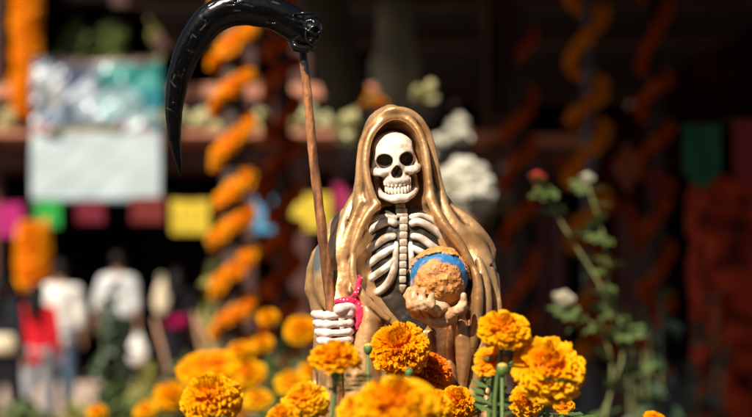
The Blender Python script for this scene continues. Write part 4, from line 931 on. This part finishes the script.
# ------------------------------------------------------------------ cut paper flags
def flag(px, py, w, h, D, col, label, shape='square', rz=0.0, zi=0, string_z=None, group='cut paper flags on strings', rot=0.0):
    D = D * 1.2 if D > 17 else D; c = W(px, py, D); ww, hh = S(w, D), S(h, D); m, nt, b = (mat('paper_' + label.split()[0] + str(px), col, rough=.7, var=.12, scale=6, transl=.35), None, None)
    t = empty('paper_flag', c, label, 'paper flag', group, rz); nx, nz = 22, 18; mb = MB(); rg = random.Random(px)
    for i in range(nx):
        for j in range(nz):
            u, v = (i + .5) / nx * 2 - 1, (j + .5) / nz * 2 - 1
            if shape == 'square':
                if j == 0 and i % 3 == 0: continue
                if (i % 5 == 2 and j % 5 == 2 and j < nz - 4) or (abs(u * u + v * v - .25) < .03 and (i + j) % 2): continue
            elif shape == 'diamond':
                if abs(u) + abs(v) > 1: continue
            else:
                if v < -0.35 - 0.6 * (1 - u * u) + .35 * 0 : continue
            x0, x1, z0, z1 = i / nx - .5, (i + 1) / nx - .5, j / nz - .5, (j + 1) / nz - .5
            y = lambda a, z: .04 * ww * math.sin(a * 7 + z * 4) + .06 * ww * (0.5 - z) * math.sin(px)
            mb.poly([(x0 * ww, y(x0, z0), z0 * hh), (x1 * ww, y(x1, z0), z0 * hh), (x1 * ww, y(x1, z1), z1 * hh), (x0 * ww, y(x0, z1), z1 * hh)])
    o = obj('paper', mb.mesh('paper'), m, t); o.rotation_euler = (0, rot, 0); mo = o.modifiers.new('thick', 'SOLIDIFY'); mo.thickness = .002
    obj('string', MB().tube([(-ww * .8, 0, hh / 2), (ww * .8, 0, hh / 2)], .004, 4).mesh('string'), M_post, t)
F = 'paper flags under the balcony'
flag(9, 220, 26, 34, 18.4, (0.55, 0.015, 0.20), 'magenta paper flag at the left edge under the banner', group=F)
flag(48, 214, 25, 27, 18.3, (0.02, 0.42, 0.06), 'bright green paper flag below the banner\'s left corner', group=F)
flag(90, 212, 28, 22, 18.2, (0.22, 0.008, 0.03), 'dark red paper flag below the middle of the banner', group=F)
flag(148, 210, 34, 26, 18.2, (0.20, 0.015, 0.01), 'dark red paper flag below the banner\'s right corner', group=F)
flag(190, 217, 38, 34, 18.0, (0.80, 0.60, 0.04), 'yellow paper flag between banner and spiral garland', group=F)
flag(264, 215, 19, 34, 17.6, (0.10, 0.42, 0.68), 'sky blue paper flag right of the spiral garland', group=F)
flag(311, 212, 38, 36, 17.6, (0.80, 0.60, 0.04), 'yellow paper flag behind the scythe handle', group=F)
flag(344, 197, 20, 26, 17.6, (0.42, 0.01, 0.10), 'wine red paper flag between handle and hood', group=F)
flag(498, 205, 36, 42, 12.4, (0.34, 0.24, 0.03), 'dull yellow paper flag right of the hood', group=F)
flag(702, 157, 38, 66, 6.6, (0.01, 0.12, 0.035), 'dark green scalloped paper flag on the right', 'scallop')
flag(748, 152, 30, 66, 6.6, (0.30, 0.02, 0.015), 'dark red paper flag cut by the right edge', 'scallop')
flag(627, 168, 30, 52, 8.2, (0.34, 0.07, 0.015), 'rust coloured diamond paper flag', 'diamond')
flag(656, 184, 20, 44, 8.6, (0.20, 0.01, 0.01), 'dark red diamond paper flag beside the rust one', 'diamond')

# ------------------------------------------------------------------ portico roof and things in its shade
rf = empty('portico', (1.6, 12, 0), 'dark plank roof held on posts over the market walk', 'roof')
pl_me = MB().box((0, 0, 0), (.262, 8.2, .05)).mesh('plank', bevel=.004)
for i in range(24): obj('plank', pl_me, M_wall, rf, (-3.4 + i * .266, 0, ROOF_Z + .1))
pl_m2 = MB().box((0, 0, 0), (.262, 4.9, .05)).mesh('plank', bevel=.004); pl_m3 = MB().box((0, 0, 0), (.262, 6.8, .05)).mesh('plank', bevel=.004)
for i in range(20): obj('plank', pl_m2, M_wall, rf, (-1.80 + i * .266, -6.55, ROOF_Z + .1))
for i in range(18): obj('plank', pl_m3, M_wall, rf, (-1.35 + i * .266, 7.5, ROOF_Z + .1))
for y in (-4.0, -1.2, 1.4, 3.9): obj('rafter', MB().box((-.35, y, ROOF_Z), (6.5, .1, .12)).mesh('rafter'), M_beam, rf)
# dark red cloth draped on the right
M_drape = mat('dark_red_cloth', (0.06, 0.006, 0.004), spec=.05, rough=.8, var=.5, scale=3)
def drape(pts_top, pts_bot, D, label, m=M_drape, nf=9, thick=.006, cat='cloth'):
    n = 60; V = []; Q = []
    T = [W(*p, D) for p in pts_top]; B = [W(*p, D) for p in pts_bot]
    def ev(P, t): k = min(int(t * (len(P) - 1)), len(P) - 2); f_ = t * (len(P) - 1) - k; return P[k].lerp(P[k + 1], f_)
    o0 = T[0].copy()
    for i in range(n + 1):
        t = i / n; a, b = ev(T, t), ev(B, t)
        for j in range(13):
            s = j / 12; p = a.lerp(b, s) - o0; p.y += .09 * math.sin(t * nf * 6.28) * (.3 + s) + .03 * math.sin(t * 40 + s * 5); V.append(tuple(p))
    for i in range(n):
        for j in range(12): q = i * 13 + j; Q.append((q, q + 13, q + 14, q + 1))
    o = obj('draped_cloth', mesh_np('draped_cloth', V, Q), m, None, o0); tag(o, label, cat); mo = o.modifiers.new('thick', 'SOLIDIFY'); mo.thickness = thick; return o
drape([(600, 130), (690, 60), (775, 20)], [(600, 235), (690, 200), (775, 190)], 13.4, 'dark red cloth slung across the shaded right side')
drape([(478, -30), (520, -30)], [(482, 120), (512, 120)], 10.4, 'brown cloth hanging at the top right of the hood', mat('brown_cloth', (0.09, 0.035, 0.015), rough=.85, var=.4, scale=4), nf=4)
# unseen building added behind the viewer to block low sky and darken reflections
ob = empty('unseen_sky_blocker', (0, -9, 0), 'unseen tan building added behind the viewer to block low sky', 'building'); M_tan = mat('tan_plaster', (.16, .12, .08), rough=.9, var=.3, scale=2, bump=.3, bscale=10)
obj('wall', MB().box((0, 0, 3.0), (26, .4, 6.0)).mesh('wall'), M_tan, ob); obj('roof', MB().box((0, -1.5, 6.1), (27, 4.5, .2)).mesh('roof'), M_terr, ob)
wm = MB().box((0, 0, 0), (1.2, .08, 1.4)).mesh('window', bevel=.01); dm = MB().box((0, 0, 0), (1.8, .08, 2.4)).mesh('doorway', bevel=.01)
for i in range(8): obj('window', wm, M_wall, ob, (-10.5 + i * 3, .22, 4.4)); obj('doorway', dm, M_wall, ob, (-10.5 + i * 3, .22, 1.2))
# red column
M_redcol = mat('red_rough_plaster', (0.42, 0.045, 0.014), rough=.9, var=.6, spec=.05, col2=(0.02, 0.004, 0.003), scale=11, bump=.8, bscale=30)
c = W(728, 300, 6.8); f = Field((-.16, -.16, -0.02), (.16, .16, 2.34), .02)
f.shape(lambda X, Y, Z: np.maximum(np.maximum(np.abs(X), np.abs(Y)) - .125 - (fbm(X * 10, Y * 10, Z * 10, 1.2, 3) - .5) * .05 + 0 * Z, np.maximum(Z - W(728, 176, 6.8).z, -Z)), (-.2, -.2, 0), (.2, .2, 2.32))
V, Q = f.mesh(); tag(obj('red_pillar', mesh_np('red_pillar', V, Q), M_redcol, None, (c.x, 6.8, 0), (0, 0, .2)), 'rough dark red pillar at the right edge of the picture', 'pillar')
mb = MB(); mb.box((0, 0, 0.75), (.12, .12, 1.5)); c = W(655, 300, 8.0)
for px, D, topy, w, col, lab in ((560, 9.2, 200, 13, (0.11, 0.02, 0.01), 'reddish wooden stake behind the white rose'), (545, 12.0, 150, 18, (0.12, 0.02, 0.012), 'dark red board behind the rose canes'), (622, 9.8, 210, 12, (0.16, 0.03, 0.015), 'dark rusty stake right of the rose canes')):
    p = W(px, topy, D); w_ = S(w, D); m = MB(); m.lathe([(w_ * .55, 0), (w_ * .5, p.z * .5), (w_ * .46, p.z * .97), (w_ * .2, p.z)], 9)
    tag(obj('wooden_stake', m.mesh('wooden_stake', True), mat('stake_' + str(px), col, rough=.85, var=.5, scale=6, bump=.4, bscale=30), None, (p.x, D, 0)), lab, 'stake')
# orange leaves/loops low on the right: marigold arch in deep shade
def arch(pts, D, wpx, label):
    P = [W(a, b, D) for a, b in pts]; t = empty('marigold_swag', P[0], label, 'garland', 'marigold swags in the shade'); q = smooth_pts([tuple(p - P[0]) for p in P], 14); r = S(wpx / 2, D)
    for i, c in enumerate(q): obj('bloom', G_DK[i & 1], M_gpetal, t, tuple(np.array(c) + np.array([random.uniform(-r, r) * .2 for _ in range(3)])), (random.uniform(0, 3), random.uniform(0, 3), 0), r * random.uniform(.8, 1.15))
    mb = MB(); mb.tube(q, .006, 4); obj('cord', mb.mesh('cord'), M_post, t)
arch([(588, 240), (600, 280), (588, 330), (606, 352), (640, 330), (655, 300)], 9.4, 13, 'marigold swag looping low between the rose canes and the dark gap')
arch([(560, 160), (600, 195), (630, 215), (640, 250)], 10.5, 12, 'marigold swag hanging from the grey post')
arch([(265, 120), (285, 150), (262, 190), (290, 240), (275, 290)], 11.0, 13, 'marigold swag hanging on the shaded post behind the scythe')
# climbing dark vine on the right, between rose and pillar
for px, D, top, lab in ((660, 5.2, 250, 'dark vine climbing left of the red pillar'), (705, 5.8, 270, 'thin dark vine over the red pillar'), (640, 6.2, 300, 'dark leafy plant low on the right')):
    p = W(px, top, D); t = bush('vine', (p.x, D, 0), (.09, .09, p.z), 120, M_dark, lab, 'vine', 'dark vines on the right', .035, int(px), 3)

# ------------------------------------------------------------------ behind the hood: trunk, stone post, flowers in a tall vase
m = MB(); q = smooth_pts([tuple(W(a, b, 10.6)) + (r,) for a, b, r in ((306, -60, 26), (325, 10, 26), (336, 60, 24), (352, 110, 22), (372, 160, 22), (392, 230, 24), (400, 350, 26), (402, 535, 30))], 5)
o0 = Vector((q[-1][0], q[-1][1], 0)); m.tube([Vector(a[:3]) - o0 for a in q], [S(a[3], 10.6) * random.uniform(.93, 1.07) for a in q], 14)
tr = empty('tree', o0, 'dark leaning tree trunk behind the statue\'s hood', 'tree'); obj('trunk', m.mesh('trunk', True), mat('bark', (0.07, 0.055, 0.03), rough=.95, var=.5, scale=6, bump=1, bscale=12), tr)
m = MB(); br = W(318, -10, 10.6) - o0; m.tube([br, br + Vector((-.25, .1, .3)), br + Vector((-.5, .2, .45))], [.09, .07, .04], 8); obj('branch', m.mesh('branch', True), bpy.data.materials['bark'], tr)
p = W(395, 40, 13.0); m = MB(); m.lathe([(.17, 0), (.15, 1.5), (.14, 2.9), (.18, 3.0), (.18, 3.1), (.13, 3.2), (.13, ROOF_Z - .07)], 16)
tag(obj('stone_post', m.mesh('stone_post', True), mat('weathered_stone', (0.42, 0.40, 0.28), rough=.9, var=.5, scale=5, bump=.5, bscale=15), None, (p.x, 13, 0)), 'grey weathered stone post above the hood', 'post')
p = W(452, 190, 6.6)
st = obj('flower_stand', MB().lathe([(.17, 0), (.15, .04), (.06, .12), (.05, 1.2), (.10, 1.36), (.13, 1.4)], 16).mesh('flower_stand', True), M_post, None, (p.x, 6.6, 0)); tag(st, 'slim dark flower stand behind the statue', 'stand')
bouquet(462, 192, 6.6, 58, 62, M_whitef, 'big bunch of white flowers behind the right of the hood', 1.41, 'flowers', None, 11, 180, True, .105, M_rleaf)
bouquet(456, 132, 7.4, 26, 34, M_whitef, 'smaller bunch of white flowers above the big one', 0.0, 'flowers', None, 12, 16, True, .22, M_rleaf)
bouquet(436, 150, 7.8, 24, 26, M_whitef, 'white flowers just beside the top of the hood', 0.0, 'flowers', None, 16, 10, True, .22, M_rleaf)
GY = 'coloured flowers above the hood'
bouquet(425, 94, 8.2, 20, 22, M_cream, 'greenish yellow flowers above the hood', 0.0, 'flowers', GY, 13, 10, True, .24, M_bush2)
bouquet(436, 86, 8.6, 14, 16, M_gpetal, 'small orange flowers right above the hood', 0.0, 'flowers', GY, 14, 6, True, .3)
bouquet(372, 100, 8.2, 22, 22, M_gpetal, 'orange flowers left above the hood', 0.0, 'flowers', GY, 15, 9, True, .20)
bouquet(352, 132, 8.6, 36, 40, M_cream, 'pale flowers and leaves left of the hood', 0.0, 'flowers', GY, 17, 12, True, .18, M_bush2)
bouquet(500, 190, 12.0, 30, 60, M_whitef, 'dim bunch of flowers far right of the hood', 0.0, 'flowers', GY, 18, 3, True, .14, M_dark)

# ------------------------------------------------------------------ people walking behind
M_skin = mat('skin', (0.32, 0.16, 0.10), rough=.55, spec=.2, var=.15, scale=10)
M_hair = mat('black_hair', (0.008, 0.006, 0.005), spec=.15, rough=.5, var=.3, scale=40)
def person(px, head_py, D, label, H, shirt, trousers, yaw=0.0, arms=((0.03, 0), (0.03, 0)), hairlen=0.0, stride=.12, hat=None, sleeve=0.9, hcol=None):
    x0 = W(px, head_py, D).x; t = empty('person', (x0, D, 0.01), label, 'person', None, yaw); s = H / 1.72
    hip, sh, hd = .92 * s, 1.42 * s, 1.61 * s
    def chains():
        c = []
        for k, sg in enumerate((-1, 1)):
            st_ = stride * (1 if k else -1); c.append(('leg', [(sg * .085 * s, 0, hip), (sg * .095 * s, st_ * .45 - .02, .49 * s), (sg * .09 * s, st_, .09 * s)], [.088 * s, .06 * s, .042 * s]))
            fx, fy = arms[k]; e = (sg * (.215 * s + fx * .5), .02 - fy * .25, 1.13 * s); h_ = (sg * (.22 * s + fx), -fy * s * .55 - .03, (.88 + .35 * fy) * s)
            c.append(('arm', [(sg * .17 * s, 0, sh - .03 * s), e, h_], [.055 * s, .042 * s, .03 * s]))
        return c
    CH = chains(); f = Field((-.5, -.45, -.02), (.5, .45, 1.9), .018)
    f.ell((0, 0, hd + .01), (.075 * s, .095 * s, .115 * s)); f.ell((0, -.06, hd - .05 * s), (.05, .04, .055), .03); f.tube([(0, .01, hd - .1 * s), (0, .02, sh)], [.052 * s, .06 * s], .03)
    f.ell((0, -.098 * s, hd - .005), (.013, .02, .022), .012)
    for sg in (-1, 1): f.ell((sg * .077 * s, 0, hd), (.012, .022, .032), .005); f.ell((sg * .03, -.09 * s, hd + .02), (.014, .012, .01), .004, cut=True)
    f.tube([(0, 0, sh - .06 * s), (0, 0, 1.15 * s), (0, 0, hip)], [.13 * s, .115 * s, .13 * s], .05, sc=(1.15, .8, 1))
    for nm, P, r_ in CH:
        f.tube(P, r_, .04)
        if nm == 'leg': a = P[2]; f.tube([(a[0], a[1] + .03, .05), (a[0], a[1] - .13, .035)], [.04, .03], .03)
        else:
            a = Vector(P[2]); d = (a - Vector(P[1])).normalized(); b = a + d * .07 * s; f.tube([tuple(a), tuple(b)], [.026, .034], .02, sc=(.7, 1, 1))
            for q in range(4): o_ = Vector((0, (q - 1.5) * .019, 0)); f.tube([tuple(b + o_), tuple(b + o_ * 1.2 + d * (.075 - .012 * abs(q - 1.4)))], [.0105, .009], .006)
            f.tube([tuple(a + d * .03 + Vector((0, -.03, 0))), tuple(a + d * .075 + Vector((0, -.055, 0)))], [.012, .01], .01)
    V, Q = f.mesh(); obj('body', mesh_np('body', V, Q), M_skin, t)
    g = Field((-.5, -.45, .6), (.5, .45, 1.7), .02); g.tube([(0, 0, sh - .07 * s), (0, 0, 1.15 * s), (0, 0, .9 * s)], [.15 * s, .135 * s, .155 * s], .05, sc=(1.15, .85, 1))
    g.tube([(-.15 * s, 0, sh - .02), (.15 * s, 0, sh - .02)], [.06 * s, .06 * s], .06)
    for nm, P, r_ in CH:
        if nm == 'arm': P = [Vector(p) for p in P]; e = P[1].lerp(P[2], sleeve) if sleeve > 0 else P[1]; g.tube([tuple(P[0]), tuple(P[1]), tuple(e)], [.072 * s, .06 * s, .048 * s], .04)
    g.F += (fbm(g.ax[0][:, None, None], g.ax[1][None, :, None], g.ax[2][None, None, :], .12, 3) - .5) * .035
    g.shape(lambda X, Y, Z: .86 * s - Z + 0 * X + 0 * Y, (-.5, -.45, .6), (.5, .45, .9), 0) if False else None
    V, Q = g.mesh(); obj('shirt', mesh_np('shirt', V, Q), shirt, t)
    g = Field((-.3, -.45, -.02), (.3, .45, 1.1), .02); g.ell((0, 0, hip), (.165 * s, .125 * s, .13 * s))
    for nm, P, r_ in CH:
        if nm == 'leg': g.tube(P, [.1 * s, .078 * s, .062 * s], .05)
    g.F += (fbm(g.ax[0][:, None, None], g.ax[1][None, :, None], g.ax[2][None, None, :], .1, 2) - .5) * .025
    V, Q = g.mesh(); obj('trousers', mesh_np('trousers', V, Q), trousers, t)
    g = Field((-.2, -.2, 1.1), (.2, .25, 1.95), .014); g.ell((0, .012, hd + .03), (.086 * s, .105 * s, .115 * s)); g.ell((0, -.09, hd - .035), (.062, .07, .085), .02, cut=True)
    if hairlen: g.tube([(0, .07, hd), (0, .1, hd - .2), (0, .1, hd - hairlen)], [.085, .08, .04], .04)
    V, Q = g.mesh(); obj('hair', mesh_np('hair', V, Q), hcol or M_hair, t)
    for nm, P, r_ in CH:
        if nm == 'leg':
            a = P[2]; g = Field((a[0] - .1, a[1] - .25, -.012), (a[0] + .1, a[1] + .15, .13), .012); g.tube([(a[0], a[1] + .035, .04), (a[0], a[1] - .07, .04), (a[0], a[1] - .15, .03)], [.05, .048, .04], .02)
            g.shape(lambda X, Y, Z: -Z + 0 * X + 0 * Y, (a[0] - .1, a[1] - .25, -.02), (a[0] + .1, a[1] + .15, .02), 0, cut=True) if False else None
            V, Q = g.mesh(); V[:, 2] = np.maximum(V[:, 2], -.005); obj('shoe', mesh_np('shoe', V, Q), M_hair, t)
    if hat:
        g = MB(); g.lathe([(.17, 0), (.17, .012), (.1, .02), (.095, .1), (.06, .125)], 18, (0, 0, hd + .06)); obj('hat', g.mesh('hat', True), hat, t)
    return t, CH
def clothm(n, c, **k): return mat(n, c, rough=.9, spec=.1, var=.25, scale=12, **k)
M_shirtw = clothm('white_shirt', (.72, .68, .62)); M_shirtg = clothm('grey_print_shirt', (.58, .58, .56), col2=(.34, .35, .36)); M_red = clothm('red_jacket', (.50, .012, .02)); M_jeans = clothm('jeans', (.10, .16, .24))
M_blk = clothm('black_cloth', (.015, .015, .02)); M_drkt = clothm('dark_trousers', (.03, .04, .035)); M_gry = clothm('grey_trousers', (.30, .30, .32)); M_mag = clothm('magenta_cloth', (.28, .006, .06)); M_crm = clothm('cream_cloth', (.62, .52, .36))
def zsc(px, py, D): return W(px, py, D).z
person(4, 290, 16.0, 'person in black at the left edge with a cream cloth round the waist', 1.50, M_blk, M_blk, 2.6, hairlen=.3)
wc = obj('waist_cloth', MB().lathe([(.17, 0), (.185, .05), (.18, .12), (.165, .17)], 20).mesh('waist_cloth', True), M_crm, bpy.data.objects[[o.name for o in bpy.data.objects if o.name.startswith('person')][-1]], (0, 0, .80))
person(38, 281, 17.2, 'person in a red jacket and grey trousers seen from behind', 1.40, M_red, M_gry, 3.0, hairlen=.28)
person(60, 262, 18.6, 'man in a white shirt and blue jeans behind the red jacket', 1.62, M_shirtw, M_jeans, 3.3, sleeve=.5)
t4, ch = person(118, 262, 21.4, 'man in a grey patterned shirt walking away with a white bag', 1.72, M_shirtg, M_drkt, 3.0, arms=((.02, 0), (.06, 0)), sleeve=.35)
t5, ch5 = person(176, 284, 21.6, 'person in dark clothes with a magenta wrap walking away', 1.52, M_blk, M_blk, 3.3, hairlen=.2)
obj('wrap', MB().lathe([(.17, 0), (.18, .04), (.175, .1), (.16, .14)], 20).mesh('wrap', True), M_mag, t5, (0, 0, .84))
# plastic bag hanging from the hand of the man in grey
def bag(c, w, h, m, label, name='plastic_bag', cat='bag'):
    f = Field((-w, -w, -h * 1.1), (w, w, h * .75), .014); f.ell((0, 0, -h * .35), (w * .62, w * .42, h * .55)); f.tube([(0, 0, 0), (0, 0, h * .3)], [w * .25, w * .1], .06)
    f.tube([(-.03, 0, h * .25), (-.02, 0, h * .5), (.02, 0, h * .5), (.03, 0, h * .25)], .012, .01)
    f.F += (fbm(f.ax[0][:, None, None], f.ax[1][None, :, None], f.ax[2][None, None, :], .05, 3) - .5) * .03
    V, Q = f.mesh(); return tag(obj(name, mesh_np(name, V, Q), m, None, c), label, cat)
# hand position in the world
def hand_w(t, ch, k): P = [c for c in ch if c[0] == 'arm'][k][1][2]; return t.location + (Matrix.Rotation(t.rotation_euler.z, 3, 'Z') @ Vector(P))
hp = hand_w(t4, ch, 0); bag((hp.x, hp.y, hp.z - .24), .20, .28, M_shirtw, 'white plastic bag hanging from the hand of the man in grey')
p = W(160, 290, 21.2); bag((p.x, 21.35, p.z), .15, .34, M_crm, 'cream sack carried on the left shoulder of the person in dark clothes', 'sack', 'sack')
# thin garden canes standing among the plants
for i, (a, b) in enumerate((((154, 318), (166, 362)), ((200, 345), (194, 312)), ((214, 350), (198, 320)))):
    D = 9.4; p, q = W(*a, D), W(*b, D); top, bot = (p, q) if p.z > q.z else (q, p); d = (top - bot); g = bot - d * (bot.z / d.z)
    m = MB(); m.tube([Vector((0, 0, 0)), (top - g)], [.012, .01], 7); tag(obj('garden_cane', m.mesh('garden_cane', True), mat('cane_brown' + str(i), (.32, .17, .09), rough=.8), None, g), ['leaning brown cane right of the white bag', 'steeper brown cane near the garland post', 'brown cane leaning left near the garland post'][i], 'cane', 'garden canes')
